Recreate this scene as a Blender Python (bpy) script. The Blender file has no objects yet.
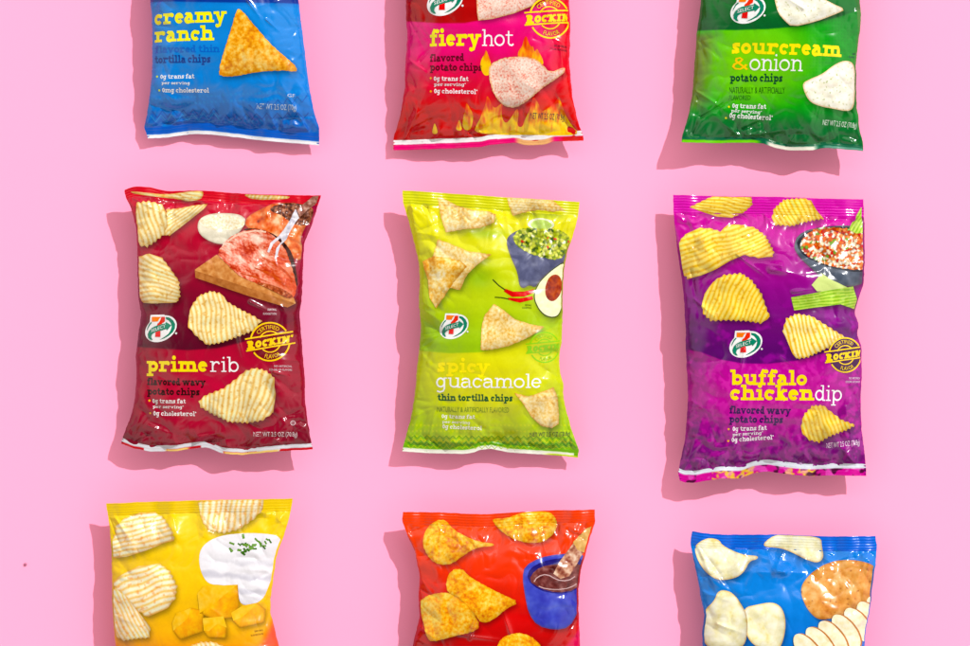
KEY, SOFT, WORLD_STR = 3900, 4, 1.92
import bpy, math, random
import numpy as np
from mathutils import Vector
from mathutils.geometry import delaunay_2d_cdt

S = 0.0009            # metres per picture pixel
DCAM = 3000.0         # camera height in the same units
Z0 = 19.0             # height of the seals above the paper
KS = 1 - Z0 / DCAM    # true size of the packets relative to the paper plane
LIGHT = 2.0           # how bright a white surface reads in full light
scene = bpy.context.scene
COL = scene.collection

# ------------------------------------------------------------------ noise
def _hash(ix, iy, seed):
    n = (ix.astype(np.int64) * 374761393 + iy.astype(np.int64) * 668265263 + seed * 974711) & 0x7fffffff
    n = ((n ^ (n >> 13)) * 1274126177) & 0x7fffffff
    n = (n ^ (n >> 16)) & 0x7fffffff
    return n / float(0x7fffffff)

def vnoise(x, y, seed=0):
    x = np.asarray(x, float); y = np.asarray(y, float)
    ix = np.floor(x); iy = np.floor(y)
    fx = x - ix; fy = y - iy
    ux = fx * fx * fx * (fx * (6 * fx - 15) + 10); uy = fy * fy * fy * (fy * (6 * fy - 15) + 10)
    def g(jx, jy):
        a = _hash(ix + jx, iy + jy, seed) * 2 * math.pi
        return np.cos(a) * (fx - jx) + np.sin(a) * (fy - jy)
    v = (g(0, 0) * (1 - ux) + g(1, 0) * ux) * (1 - uy) + (g(0, 1) * (1 - ux) + g(1, 1) * ux) * uy
    return .5 + .85 * v

def fbm(x, y, scale, seed=0, octs=3):
    v = 0; t = 0; a = 1.0; s = 1.0 / scale
    for k in range(octs):
        c = math.cos(.6 + 1.1 * k); d = math.sin(.6 + 1.1 * k)
        v = v + a * vnoise((x * c - y * d) * s + 17.3 * k, (x * d + y * c) * s - 9.1 * k, seed + k * 101); t += a
        a *= 0.6; s *= 2.03
    return .5 + (v / t - .5) * 1.25

def cells(x, y, size, seed=0):
    """chopped-food pattern: per-point random value of the nearest cell and how near its middle"""
    u = np.asarray(x) / size; v = np.asarray(y) / size; iu = np.floor(u); iv = np.floor(v)
    best = np.full(u.shape, 9.0); val = np.zeros(u.shape)
    for a in (-1, 0, 1):
        for b in (-1, 0, 1):
            cx = iu + a + _hash(iu + a, iv + b, seed); cy = iv + b + _hash(iu + a, iv + b, seed + 7)
            d = (u - cx) ** 2 + (v - cy) ** 2; m = d < best
            best = np.where(m, d, best); val = np.where(m, _hash(iu + a, iv + b, seed + 13), val)
    return val, np.sqrt(best)

def sstep(a, b, x):
    t = np.clip((x - a) / (b - a), 0, 1)
    return t * t * (3 - 2 * t)

def lin(c):
    c = np.asarray(c, float)
    c = np.where(c > 1.5, c / 255.0, c) if c.max() > 1.5 else c
    return np.where(c <= 0.04045, c / 12.92, ((c + 0.055) / 1.055) ** 2.4)

def rgb(*c): return np.array(c, float) / 255.0

def mix(a, b, t):
    t = np.asarray(t)[..., None]
    return a * (1 - t) + b * t

def full(c, x): return np.broadcast_to(np.asarray(c, float), (len(x), 3)).copy()

# ------------------------------------------------------------------ crops: traced close-up coordinates -> picture pixels
CR = {1: (130, 0, 4.17), 2: (380, 0, 3.914), 3: (660, 0, 3.69), 4: (100, 180, 4.217), 5: (100, 310, 3.913),
      6: (380, 180, 4.305), 7: (380, 315, 4.038), 8: (650, 185, 4.039), 9: (650, 325, 3.691),
      10: (80, 490, 4.139), 11: (380, 490, 4.139), 12: (670, 500, 4.409)}
def C(n, pts):
    ox, oy, k = CR[n]
    return [(ox + x / k, oy + y / k) for x, y in pts]

# ------------------------------------------------------------------ 2-D geometry
def densify(poly, step):
    out = []
    n = len(poly)
    for i in range(n):
        a = poly[i]; b = poly[(i + 1) % n]
        L = math.hypot(b[0] - a[0], b[1] - a[1]); k = max(1, int(math.ceil(L / step)))
        for j in range(k):
            out.append((a[0] + (b[0] - a[0]) * j / k, a[1] + (b[1] - a[1]) * j / k))
    return out

def smooth_poly(poly, it=2):
    for _ in range(it):                       # Chaikin corner cutting
        o = []
        for i in range(len(poly)):
            a = poly[i]; b = poly[(i + 1) % len(poly)]
            o.append((a[0] * .75 + b[0] * .25, a[1] * .75 + b[1] * .25))
            o.append((a[0] * .25 + b[0] * .75, a[1] * .25 + b[1] * .75))
        poly = o
    return poly

def ragged(poly, amp, scale, seed, step=1.0):
    p = np.array(densify(poly, step))
    d = np.roll(p, -1, 0) - np.roll(p, 1, 0)
    d /= np.maximum(np.linalg.norm(d, axis=1, keepdims=True), 1e-6)
    n = np.stack([d[:, 1], -d[:, 0]], 1)
    v = (fbm(p[:, 0], p[:, 1], scale, seed, 2) - .5) * 2 * amp
    return [tuple(q) for q in p + n * v[:, None]]

def zigzag(poly, direction, period, amp, step=.8, phase=0):
    """crinkle-cut edge: the outline moves in and out with the ridges running along `direction`"""
    p = np.array(densify(poly, step))
    d = np.roll(p, -1, 0) - np.roll(p, 1, 0)
    d /= np.maximum(np.linalg.norm(d, axis=1, keepdims=True), 1e-6)
    n = np.stack([d[:, 1], -d[:, 0]], 1)
    area = 0.5 * np.sum(p[:, 0] * np.roll(p[:, 1], -1) - np.roll(p[:, 0], -1) * p[:, 1])
    if area < 0: n = -n
    a = math.radians(direction)
    across = -p[:, 0] * math.sin(a) + p[:, 1] * math.cos(a)
    along = np.abs(n[:, 0] * math.cos(a) + n[:, 1] * math.sin(a))
    t = ((across + phase) / period) % 1.0
    tri = np.abs(t * 2 - 1) * 2 - 1
    return [tuple(q) for q in p + n * (tri * amp * along)[:, None]]

def inside(px, py, poly):
    poly = np.asarray(poly); res = np.zeros(len(px), bool)
    x0, y0 = poly[-1]
    for x1, y1 in poly:
        if y0 != y1:
            c = ((y1 > py) != (y0 > py)) & (px < (x0 - x1) * (py - y1) / (y0 - y1) + x1)
            res ^= c
        x0, y0 = x1, y1
    return res

def winding(px, py, poly):
    w = np.zeros(len(px), int); x0, y0 = poly[-1]
    for x1, y1 in poly:
        cr = (x1 - x0) * (py - y0) - (px - x0) * (y1 - y0)
        w += ((y0 <= py) & (y1 > py) & (cr > 0)); w -= ((y0 > py) & (y1 <= py) & (cr < 0))
        x0, y0 = x1, y1
    return w != 0

def tess(polys, spacing, clip=None):
    verts = []; edges = []
    def add(p):
        n0 = len(verts); k = len(p)
        verts.extend([tuple(map(float, q)) for q in p]); edges.extend([(n0 + i, n0 + (i + 1) % k) for i in range(k)])
    for p in polys: add(densify(p, spacing * 1.3))
    if clip is not None: add(clip)
    allp = np.array([q for p in polys for q in p])
    x0, y0 = allp.min(0); x1, y1 = allp.max(0)
    def keep(qx, qy):
        m = np.zeros(len(qx), bool)
        for p in polys: m |= winding(qx, qy, p)
        if clip is not None: m &= winding(qx, qy, clip)
        return m
    if (x1 - x0) > spacing and (y1 - y0) > spacing:
        gx, gy = np.meshgrid(np.arange(x0 + spacing * .5, x1, spacing), np.arange(y0 + spacing * .5, y1, spacing))
        gx = gx.copy(); gx[1::2] += spacing * .5
        gx = gx.ravel(); gy = gy.ravel()
        rs = np.random.RandomState(5)
        gx = gx + (rs.rand(len(gx)) - .5) * spacing * .2; gy = gy + (rs.rand(len(gx)) - .5) * spacing * .2
        m = keep(gx, gy)
        verts.extend(zip(gx[m].tolist(), gy[m].tolist()))
    ox = float(x0); oy = float(y0)
    r = delaunay_2d_cdt([Vector((v[0] - ox, v[1] - oy)) for v in verts], edges, [], 0, 1e-4, False)
    V = np.array([(v[0] + ox, v[1] + oy) for v in r[0]])
    T = [f for f in r[2] if len(f) >= 3]
    cen = np.array([V[f].mean(0) for f in T])
    k = keep(cen[:, 0], cen[:, 1])
    F = [list(f) for f, q in zip(T, k) if q]
    used = sorted({i for f in F for i in f}); mp = {a: b for b, a in enumerate(used)}
    if not used: return np.zeros((0, 2)), []
    return V[used], [[mp[i] for i in f] for f in F]

def ring_pts(cx, cy, rx, ry, a0, a1, n=None):
    n = n or max(4, int(abs(a1 - a0) / 14))
    return [(cx + rx * math.cos(math.radians(a0 + (a1 - a0) * i / n)), cy + ry * math.sin(math.radians(a0 + (a1 - a0) * i / n))) for i in range(n + 1)]

def ellipse(cx, cy, rx, ry, rot=0, n=40):
    r = math.radians(rot); c = math.cos(r); s = math.sin(r)
    return [(cx + rx * math.cos(t) * c - ry * math.sin(t) * s, cy + rx * math.cos(t) * s + ry * math.sin(t) * c)
            for t in [2 * math.pi * i / n for i in range(n)]]

def stroke(pts, w):
    """a pen line of width w (or a list of widths) as one polygon"""
    p = np.array(pts, float); n = len(p)
    ws = np.full(n, w) if np.isscalar(w) else np.array(w, float)
    d = np.zeros_like(p); d[1:-1] = p[2:] - p[:-2]; d[0] = p[1] - p[0]; d[-1] = p[-1] - p[-2]
    d /= np.maximum(np.linalg.norm(d, axis=1, keepdims=True), 1e-9)
    nn = np.stack([-d[:, 1], d[:, 0]], 1)
    a = p + nn * ws[:, None] / 2; b = p - nn * ws[:, None] / 2
    return [tuple(q) for q in a] + [tuple(q) for q in b[::-1]]

# ------------------------------------------------------------------ slab-serif lettering drawn as pen strokes (y up, x-height 1)
def R_(x0, y0, x1, y1): return [(x0, y0), (x1, y0), (x1, y1), (x0, y1)]
def glyph(c, w):
    h = w / 2; t = w * .72; sv = .13 + w * .25; P = []
    asc = 1.42; dsc = -.42
    def vs(x, y0, y1): P.append(R_(x - h, y0, x + h, y1))
    def foot(x, y=0, l=1, r=1): P.append(R_(x - h - sv * l, y, x + h + sv * r, y + t))
    def head(x, y=1, l=1, r=0): P.append(R_(x - h - sv * l, y - t, x + h + sv * r, y))
    def arc(cx, cy, rx, ry, a0, a1): P.append(stroke(ring_pts(cx, cy, rx, ry, a0, a1), w))
    def dot(x, y, r): P.append(ellipse(x, y, r, r, n=12))
    def bowl(x0, x1):
        cx = (x0 + x1) / 2; rx = (x1 - x0) / 2 - h; arc(cx, .5, rx, .5 - h, 80, 282); arc(cx, .5, rx, .5 - h, -82, 84)
    L = sv + h
    if c == ' ': return [], .5
    if c in 'o':
        W = .98 + w * .4; bowl(0, W); return P, W + .1
    if c == 'c':
        W = .85 + w * .4; arc(W / 2, .5, W / 2 - h, .5 - h, 48, 322); dot(W - h * 1.1, .76, w * .55); return P, W + .1
    if c == 'e':
        W = .88 + w * .4; cx = W / 2; arc(cx, .5, cx - h, .5 - h, -4, 325); P.append(R_(h, .46, W - h, .46 + t)); return P, W + .1
    if c == 'a':
        W = .8 + w * .5; x = W - h
        P.append(stroke([(h * 1.2, .74), (.2 + h * .4, .93 - h * .5), (W * .48, 1 - h), (x - .1, .92 - h * .6), (x, .68), (x, .2), (x + .03, 0)], w))
        arc(W * .42, .3, W * .42 - h, .3 - h * .6, 62, 340); P.append(R_(W * .4, .55 - t * .3, x, .55 + t * .6)); foot(x, 0, -.2, 1)
        return P, W + sv + .06
    if c == 's':
        W = .72 + w * .4
        P.append(stroke([(W - h, .74), (W * .7, .95 - h * .6), (W * .42, 1 - h), (h * 1.1, .8), (h * 1.3, .62), (W * .5, .5), (W - h * 1.2, .37), (W - h, .22), (W * .6, h), (W * .3, h * 1.1), (h, .28)], w * .95))
        P.append(R_(W - t, .64, W, 1)); P.append(R_(0, 0, t, .36)); return P, W + .12
    if c in 'nmhru':
        x = L
        if c == 'u':
            x2 = x + .68 + w * .3; vs(x, .3, 1); head(x, 1, 1, 0); arc((x + x2) / 2, .36, (x2 - x) / 2, .36 - h, 180, 350)
            vs(x2, 0, 1); head(x2, 1, 1, 0); foot(x2, 0, 0, 1); return P, x2 + L + .04
        top = asc if c == 'h' else 1
        vs(x, 0, top); head(x, top, 1, 0); foot(x)
        if c == 'r':
            P.append(stroke([(x, .55), (x + .15, .85), (x + .34, 1 - h), (x + .5 + h, .92 - h * .4)], w)); dot(x + .52 + h, .8, w * .58)
            P.append(R_(x, 0, x + h + sv * 1.5, t)); return P, x + .62 + w * .9 + .06
        for k in range(2 if c == 'm' else 1):
            x2 = x + (.66 if c != 'm' else .6) + w * .3
            P.append(stroke([(x, .6), (x + .12, .84), (x + (x2 - x) * .55, 1 - h), (x2 - .06, .86 - h * .2), (x2, .66), (x2, .01)], w))
            foot(x2, 0, .8, 1); x = x2
        return P, x + L + .04
    if c in 'il1':
        x = L; top = 1 if c == 'i' else asc
        vs(x, 0, top); head(x, top, 1, 0); foot(x)
        if c == 'i': dot(x - .02, 1.32, w * .62)
        return P, x + L + .06
    if c == 't':
        x = .22 + h; P.append(stroke([(x, 1.3), (x, .25), (x + .12, .05 + h), (x + .34, h), (x + .5, .2)], w)); P.append(R_(0, 1 - t, x + .42, 1)); return P, x + .56
    if c == 'f':
        x = .2 + h; P.append(stroke([(x, 0), (x, 1.1), (x + .1, 1.34), (x + .34, 1.42 - h), (x + .5, 1.34)], w)); P.append(R_(0, 1 - t, x + .42, 1)); foot(x)
        dot(x + .5, 1.26, w * .5); return P, x + .62
    if c in 'bp':
        x = L
        if c == 'b': vs(x, 0, asc); head(x, asc)
        else: vs(x, dsc, 1); head(x, 1); foot(x, dsc)
        bowl(x - h, x + .8 + w * .4); return P, x + .9 + w * .4
    if c in 'dgq':
        W = .8 + w * .5; bowl(0, W); x = W - h
        if c == 'd': vs(x, 0, asc); head(x, asc); foot(x, 0, 0, 1)
        else:
            P.append(stroke([(x, 1), (x, -.1), (x - .12, -.34), (W * .45, -.44), (h, -.34)], w)); P.append(R_(x, 1 - t, x + h + sv, 1))
        return P, W + sv + .08
    if c in 'vwyx':
        sp = .36 + w * .12; n = 2 if c == 'w' else 1; x = .1 + h
        for k in range(n):
            P.append(stroke([(x, .97), (x + sp, .03)], w))
            if c == 'y': P.append(stroke([(x + 2 * sp, .97), (x + sp - .14, -.3), (x - .02, -.36)], w * .9)); dot(x - .02, -.3, w * .5)
            else: P.append(stroke([(x + sp, .03), (x + 2 * sp, .97)], w * .9))
            P.append(R_(x - h - sv * .8, 1 - t, x + h + sv * .6, 1)); P.append(R_(x + 2 * sp - h - sv * .6, 1 - t, x + 2 * sp + h + sv * .8, 1)); x += 2 * sp
        return P, x + L + .04
    if c == 'k':
        x = L; vs(x, 0, asc); head(x, asc); foot(x); P.append(stroke([(x, .42), (x + .55, .97)], w * .85)); P.append(stroke([(x + .16, .55), (x + .62, .03)], w))
        P.append(R_(x + .3, 1 - t, x + .82, 1)); P.append(R_(x + .42, 0, x + .9, t)); return P, x + .95
    if c == '0':
        arc(.42, .66, .42 - h, .66 - h, 80, 282); arc(.42, .66, .42 - h, .66 - h, -82, 84); return P, .95
    if c == '*':
        for a in (0, 60, 120):
            ca = math.cos(math.radians(a)) * .2; sa = math.sin(math.radians(a)) * .2; P.append(stroke([(.22 - ca, 1.1 - sa), (.22 + ca, 1.1 + sa)], w * .6))
        return P, .5
    if c == '&':
        P.append(stroke([(1.12, .0), (.3, 1.0), (.34, 1.3), (.58, 1.38), (.74, 1.2), (.62, .95), (.2, .6), (.12, .3), (.3, .06), (.62, .04), (.9, .3), (1.05, .62)], w * .8)); return P, 1.25
    # slab capitals for the stamp
    H = 1.0
    if c == 'R':
        x = .14 + h; vs(x, 0, H); P.append(R_(0, H - t, x, H)); P.append(R_(0, 0, x + .2 + h, t))
        P.append(stroke([(x, H - h), (.62, H - h), (.8, .86 - h), (.8, .66), (.62, .5), (x, .5)], w * .9)); P.append(stroke([(.5, .5), (.92, .04)], w)); P.append(R_(.72, 0, 1.14, t)); return P, 1.2
    if c == 'O':
        arc(.46, .5, .46 - h, .5 - h, 80, 282); arc(.46, .5, .46 - h, .5 - h, -82, 84); return P, 1.0
    if c == 'C':
        arc(.46, .5, .46 - h, .5 - h, 45, 318); P.append(R_(.74, .62, .74 + t, 1)); return P, .98
    if c == 'K':
        x = .14 + h; vs(x, 0, H); P.append(R_(0, H - t, x + .2, H)); P.append(R_(0, 0, x + .24, t)); P.append(stroke([(x, .4), (.86, .96)], w * .85)); P.append(stroke([(.42, .6), (.9, .04)], w)); P.append(R_(.64, H - t, 1.04, H)); P.append(R_(.7, 0, 1.12, t)); return P, 1.18
    if c == 'I':
        x = .14 + h; vs(x, 0, H); P.append(R_(0, H - t, 2 * x, H)); P.append(R_(0, 0, 2 * x, t)); return P, 2 * x + .07
    if c == 'N':
        x = .14 + h; vs(x, 0, H); vs(x + .62, 0, H); P.append(stroke([(x, .97), (x + .62, .03)], w)); P.append(R_(0, H - t, x, H)); P.append(R_(0, 0, x + .22, t)); P.append(R_(x + .4, H - t, x + .62 + x, H)); return P, x * 2 + .7
    if c == "'":
        P.append([(0, 1.05), (w, 1.05), (w * .8, .66), (w * .2, .66)]); return P, w + .06
    if c == '.':
        dot(h, h, w * .6); return P, w + .1
    return [], .5

_gc = {}
def slab(text, w, track=0.0):
    V = []; F = []; x = 0; n0 = 0
    for ch in text:
        k = (ch, round(w, 3))
        if k not in _gc:
            P, adv = glyph(ch, w)
            _gc[k] = (tess(P, .33) if P else (np.zeros((0, 2)), [])) + (adv,)
        gv, gf, adv = _gc[k]
        if len(gv):
            V.append(gv + np.array([x, 0])); F += [[i + n0 for i in f] for f in gf]; n0 += len(gv)
        x += adv + track
    V = np.concatenate(V); V[:, 0] -= V[:, 0].min()
    return V, F

_sc = {}
def sans(text):
    """plain sans capitals from Blender's built-in typeface, cap height scaled to 1"""
    if text not in _sc:
        cu = bpy.data.curves.new('type', 'FONT'); cu.body = text; cu.resolution_u = 2
        ob = bpy.data.objects.new('type', cu); me = bpy.data.meshes.new_from_object(ob)
        V = np.array([v.co[:2] for v in me.vertices]); F = [list(p.vertices) for p in me.polygons]
        bpy.data.objects.remove(ob); bpy.data.curves.remove(cu); bpy.data.meshes.remove(me)
        V[:, 0] -= V[:, 0].min(); V /= .73
        _sc[text] = (V, F)
    return _sc[text]

def place(VF, n, x0, y0, x1, y1, hgt, slant=0.0):
    """fit lettering between baseline ends (x0,y0)-(x1,y1) of close-up n (None = picture pixels), height hgt"""
    V, F = VF
    if n is not None:
        (x0, y0), (x1, y1) = C(n, [(x0, y0), (x1, y1)]); hgt = hgt / CR[n][2]
    L = math.hypot(x1 - x0, y1 - y0); a = math.atan2(y1 - y0, x1 - x0); k = L / V[:, 0].max()
    u = V[:, 0] * k + V[:, 1] * hgt * slant; v = V[:, 1] * hgt
    X = x0 + u * math.cos(a) + v * math.sin(a); Y = y0 + u * math.sin(a) - v * math.cos(a)
    return np.stack([X, Y], 1), F

# ------------------------------------------------------------------ materials
def film_material(name, rough, coat, bump):
    m = bpy.data.materials.new(name); m.use_nodes = True
    nt = m.node_tree; b = nt.nodes['Principled BSDF']
    at = nt.nodes.new('ShaderNodeAttribute'); at.attribute_name = 'Ink'
    tc = nt.nodes.new('ShaderNodeTexCoord')
    nz = nt.nodes.new('ShaderNodeTexNoise'); nz.inputs['Scale'].default_value = 420; nz.inputs['Detail'].default_value = 4
    mr = nt.nodes.new('ShaderNodeMapRange'); mr.inputs['To Min'].default_value = .93; mr.inputs['To Max'].default_value = 1.07
    mx = nt.nodes.new('ShaderNodeVectorMath'); mx.operation = 'SCALE'
    nt.links.new(tc.outputs['Object'], nz.inputs['Vector']); nt.links.new(nz.outputs['Fac'], mr.inputs['Value'])
    nt.links.new(at.outputs['Color'], mx.inputs[0]); nt.links.new(mr.outputs['Result'], mx.inputs['Scale'])
    nt.links.new(mx.outputs[0], b.inputs['Base Color'])
    b.inputs['Roughness'].default_value = rough
    b.inputs['IOR'].default_value = 1.45; b.inputs['Specular IOR Level'].default_value = .2
    b.inputs['Coat Weight'].default_value = coat; b.inputs['Coat Roughness'].default_value = .09
    n2 = nt.nodes.new('ShaderNodeTexNoise'); n2.inputs['Scale'].default_value = 260; n2.inputs['Detail'].default_value = 5
    bp = nt.nodes.new('ShaderNodeBump'); bp.inputs['Strength'].default_value = bump; bp.inputs['Distance'].default_value = .0006
    nt.links.new(tc.outputs['Object'], n2.inputs['Vector']); nt.links.new(n2.outputs['Fac'], bp.inputs['Height'])
    nt.links.new(bp.outputs['Normal'], b.inputs['Normal']); nt.links.new(bp.outputs['Normal'], b.inputs['Coat Normal'])
    r2 = nt.nodes.new('ShaderNodeMapRange'); r2.inputs['To Min'].default_value = rough * .75; r2.inputs['To Max'].default_value = rough * 1.3
    n3 = nt.nodes.new('ShaderNodeTexNoise'); n3.inputs['Scale'].default_value = 60
    nt.links.new(tc.outputs['Object'], n3.inputs['Vector']); nt.links.new(n3.outputs['Fac'], r2.inputs['Value']); nt.links.new(r2.outputs['Result'], b.inputs['Roughness'])
    return m
FILM = film_material('printed_film', .21, .22, .05)
FILM_MATTE = film_material('satin_film', .30, .08, .05)

# ------------------------------------------------------------------ the packet surface
def curve(pts, lo, hi, horiz, jag, seed):
    """1-D edge function sampled every half pixel; pts are picture pixels"""
    p = np.array(pts, float)
    a = p[:, 0] if horiz else p[:, 1]; b = p[:, 1] if horiz else p[:, 0]
    o = np.argsort(a, kind='stable'); a = a[o]; b = b[o]
    t = np.arange(lo - 20, hi + 20, .5); v = np.interp(t, a, b)
    k = np.ones(13) / 13; v = np.convolve(np.pad(v, 6, mode='edge'), k, 'valid')
    v = v + (fbm(t, t * 0 + seed, 7, seed, 2) - .5) * jag
    return lambda q: np.interp(q, t, v)

class Bag:
    def __init__(s, name, label, L, R, T, B, A=25, st=13, sb=11, seed=1, creases=(), crumple=1.0, pleat=1.0, mat=None, ztop=(0, 0), zbot=(0, 0)):
        s.name = name; s.label = label; s.seed = seed; s.A = A; s.st = st; s.sb = sb; s.crumple = crumple; s.mat = mat or FILM
        ax = [p[0] for p in L + R + T + B]; ay = [p[1] for p in L + R + T + B]
        s.x0, s.x1, s.y0, s.y1 = min(ax), max(ax), min(ay), max(ay)
        s.xL = curve(L, s.y0, s.y1, False, .9, seed); s.xR = curve(R, s.y0, s.y1, False, .9, seed + 3)
        s.yT = curve(T, s.x0, s.x1, True, .5, seed + 5); s.yB = curve(B, s.x0, s.x1, True, .5, seed + 7)
        s.cx = (s.x0 + s.x1) / 2; s.cy = (s.y0 + s.y1) / 2
        s.ztop = ztop; s.zbot = zbot
        rs = random.Random(seed); W = s.x1 - s.x0
        s.ridges = []
        for k in range(int(24 * pleat)):                 # pleats fanning out of both seals
            for end in (0, 1):
                u = rs.uniform(.05, .95); x = s.x0 + W * u
                y = float(s.yT(x)) + st if end == 0 else float(s.yB(x)) - sb
                a = math.radians(rs.uniform(-38, 38) - (u - .5) * 40); L_ = rs.uniform(10, 42) * (1 if end else .85)
                dy = math.cos(a) * L_ * (1 if end == 0 else -1); dx = math.sin(a) * L_
                if rs.random() < .35: continue
                s.ridges.append((x, y, x + dx, y + dy, rs.uniform(1.6, 3.6), rs.choice((-1, 1, 1)) * rs.uniform(.5, 1.7)))
        for k in range(30):                               # dents creeping in from the side folds
            sd = rs.choice((0, 1)); y = rs.uniform(s.y0 + 20, s.y1 - 15)
            x = float((s.xL if sd == 0 else s.xR)(y)) + (3 if sd == 0 else -3); a = math.radians(rs.uniform(-65, 65)); L_ = rs.uniform(10, 38)
            s.ridges.append((x, y, x + math.cos(a) * L_ * (1 if sd == 0 else -1), y + math.sin(a) * L_, rs.uniform(1.7, 4.5), rs.choice((-1, 1)) * rs.uniform(.6, 2.5)))
        for (cxn, cyn) in ((0, 0), (1, 0), (0, 1), (1, 1)):   # corner folds
            x = s.x0 + W * (.05 + .9 * cxn); y = (float(s.yT(x)) + st * .8) if cyn == 0 else (float(s.yB(x)) - sb * .8)
            for k in range(3):
                a = rs.uniform(.9, 1.45); L_ = rs.uniform(35, 70)
                s.ridges.append((x, y, x + math.cos(a) * L_ * (1 if cxn == 0 else -1), y + math.sin(a) * L_ * (1 if cyn == 0 else -1), rs.uniform(2.4, 5), rs.choice((-1, 1)) * rs.uniform(1.5, 3.6)))
        for k in range(12):
            x = rs.uniform(s.x0 + 25, s.x1 - 25); y = rs.uniform(s.y0 + 35, s.y1 - 30); a = rs.uniform(0, 3.14); L_ = rs.uniform(12, 40)
            s.ridges.append((x, y, x + math.cos(a) * L_, y + math.sin(a) * L_, rs.uniform(2, 4.5), rs.choice((-1, 1)) * rs.uniform(.25, .8)))
        s.ridges += [(a, b_, c, d, w * .85, m * 1.35) for a, b_, c, d, w, m in creases]
        s.objs = 0
        ys = np.linspace(s.y0 + 0, s.y1, 220)
        i = .012
        pts = []
        for v in np.linspace(.002, .998, 160): pts.append(s.xy(np.array([i]), np.array([v])))
        for u in np.linspace(i, 1 - i, 100)[1:]: pts.append(s.xy(np.array([u]), np.array([.998])))
        for v in np.linspace(.998, .002, 160)[1:]: pts.append(s.xy(np.array([1 - i]), np.array([v])))
        for u in np.linspace(1 - i, i, 100)[1:-1]: pts.append(s.xy(np.array([u]), np.array([.002])))
        s.clip = [(float(a[0]), float(b[0])) for a, b in pts]

    def xy(s, u, v):
        x = s.x0 + (s.x1 - s.x0) * u; y = s.y0 + (s.y1 - s.y0) * v
        for _ in range(14):
            a = s.yT(x); b = s.yB(x); y = a + (b - a) * v
            l = s.xL(y); r = s.xR(y); x = l + (r - l) * u
        return x, y
    def uv(s, x, y):
        l = s.xL(y); r = s.xR(y); a = s.yT(x); b = s.yB(x)
        return np.clip((x - l) / (r - l), 0, 1), np.clip((y - a) / (b - a), 0, 1), a, b
    def base(s, x, y):
        u, v, a, b = s.uv(x, y)
        curl = (fbm(x, y * .15, 38, s.seed + 40, 2) - .5)
        endw_t = 1 - sstep(0, .22, v); endw_b = 1 - sstep(0, .22, 1 - v)
        z = Z0 + curl * (2 + 7 * (endw_t + endw_b))
        z = z + endw_t * (s.ztop[0] * (1 - u) + s.ztop[1] * u) + endw_b * (s.zbot[0] * (1 - u) + s.zbot[1] * u)
        z = z + (fbm(y, x * .1, 30, s.seed + 44, 2) - .5) * 3 + 4.5 * np.sin(math.pi * v)
        d = np.clip((y - (a + s.st)) / np.maximum((b - s.sb) - (a + s.st), 1), 0, 1)
        # fullness: round over the sides, long rise from each seal
        P = np.clip(1 - np.abs(2 * u - 1) ** 2.5, 0, 1) ** .62
        Q = np.clip(1 - np.abs(2 * d - 1) ** 2.7, 0, 1) ** .8
        return z, P, Q, u, v, a, b, d
    def top(s, x, y):
        z, P, Q, u, v, a, b, d = s.base(x, y)
        T = s.A * P * Q * (1 + .16 * (fbm(x, y, 55, s.seed + 9, 2) - .5))
        W = np.zeros_like(x)
        for (ax, ay, bx, by, w, amp) in s.ridges:
            dx = bx - ax; dy = by - ay; LL = dx * dx + dy * dy
            t = ((x - ax) * dx + (y - ay) * dy) / LL; tc = np.clip(t, 0, 1)
            ww = w * (.7 + .9 * tc)
            dd = ((x - ax - tc * dx) ** 2 + (y - ay - tc * dy) ** 2)
            W += amp * np.exp(-np.sqrt(dd / ww ** 2 + .10) * 1.35 + .43) * (1 - tc * .75)
        edge = np.clip(1 - P * Q, 0, 1)
        wx = x + 9 * (fbm(x, y, 40, s.seed + 21, 2) - .5) * 2; wy = y + 9 * (fbm(x, y, 40, s.seed + 22, 2) - .5) * 2
        rx_ = wx * .8 + wy * .6; ry_ = wy * .8 - wx * .6
        r1 = np.sqrt((vnoise(rx_ / 26, ry_ / 22, s.seed + 11) - .5) ** 2 + .0004) * 2
        r2 = np.sqrt((vnoise((wx * .5 - wy * .87) / 12, (wx * .87 + wy * .5) / 10, s.seed + 12) - .5) ** 2 + .0012) * 2
        W += s.crumple * ((r1 - .35) * (.6 + 5.2 * edge) + (r2 - .35) * (.10 + 1.5 * edge))
        inseal = (sstep(-2, 3, y - (a + s.st))) * (sstep(-2, 3, (b - s.sb) - y))
        z = z + T + W * np.clip(P * 1.6, 0, 1) * (.12 + .88 * inseal)
        crimp = .13 * np.sin((y - a) * 2.35) * (1 - sstep(s.st - 1.5, s.st, y - a)) + .1 * np.sin((b - y) * 2.35) * (1 - sstep(s.sb - 1.5, s.sb, b - y))
        return z + crimp
    def bottom(s, x, y):
        z, P, Q, u, v, a, b, d = s.base(x, y)
        return np.maximum(z - s.A * 1.15 * P * Q - .35 * np.clip(P * 3, 0, 1), .6)
    def nrm(s, x, y):
        e = .4
        zx = (s.top(x + e, y) - s.top(x - e, y)) / (2 * e); zy = (s.top(x, y + e) - s.top(x, y - e)) / (2 * e)
        g = np.hypot(zx, zy); k = np.where(g > 1.5, 1.5 / np.maximum(g, 1e-6), 1); n = np.stack([-zx * k, zy * k, np.ones_like(x)], 1)
        return n / np.linalg.norm(n, axis=1, keepdims=True)
    def world(s, x, y, z):
        return np.stack([(x - s.cx) * KS * S, (s.cy - y) * KS * S, z * S], 1)

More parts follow.
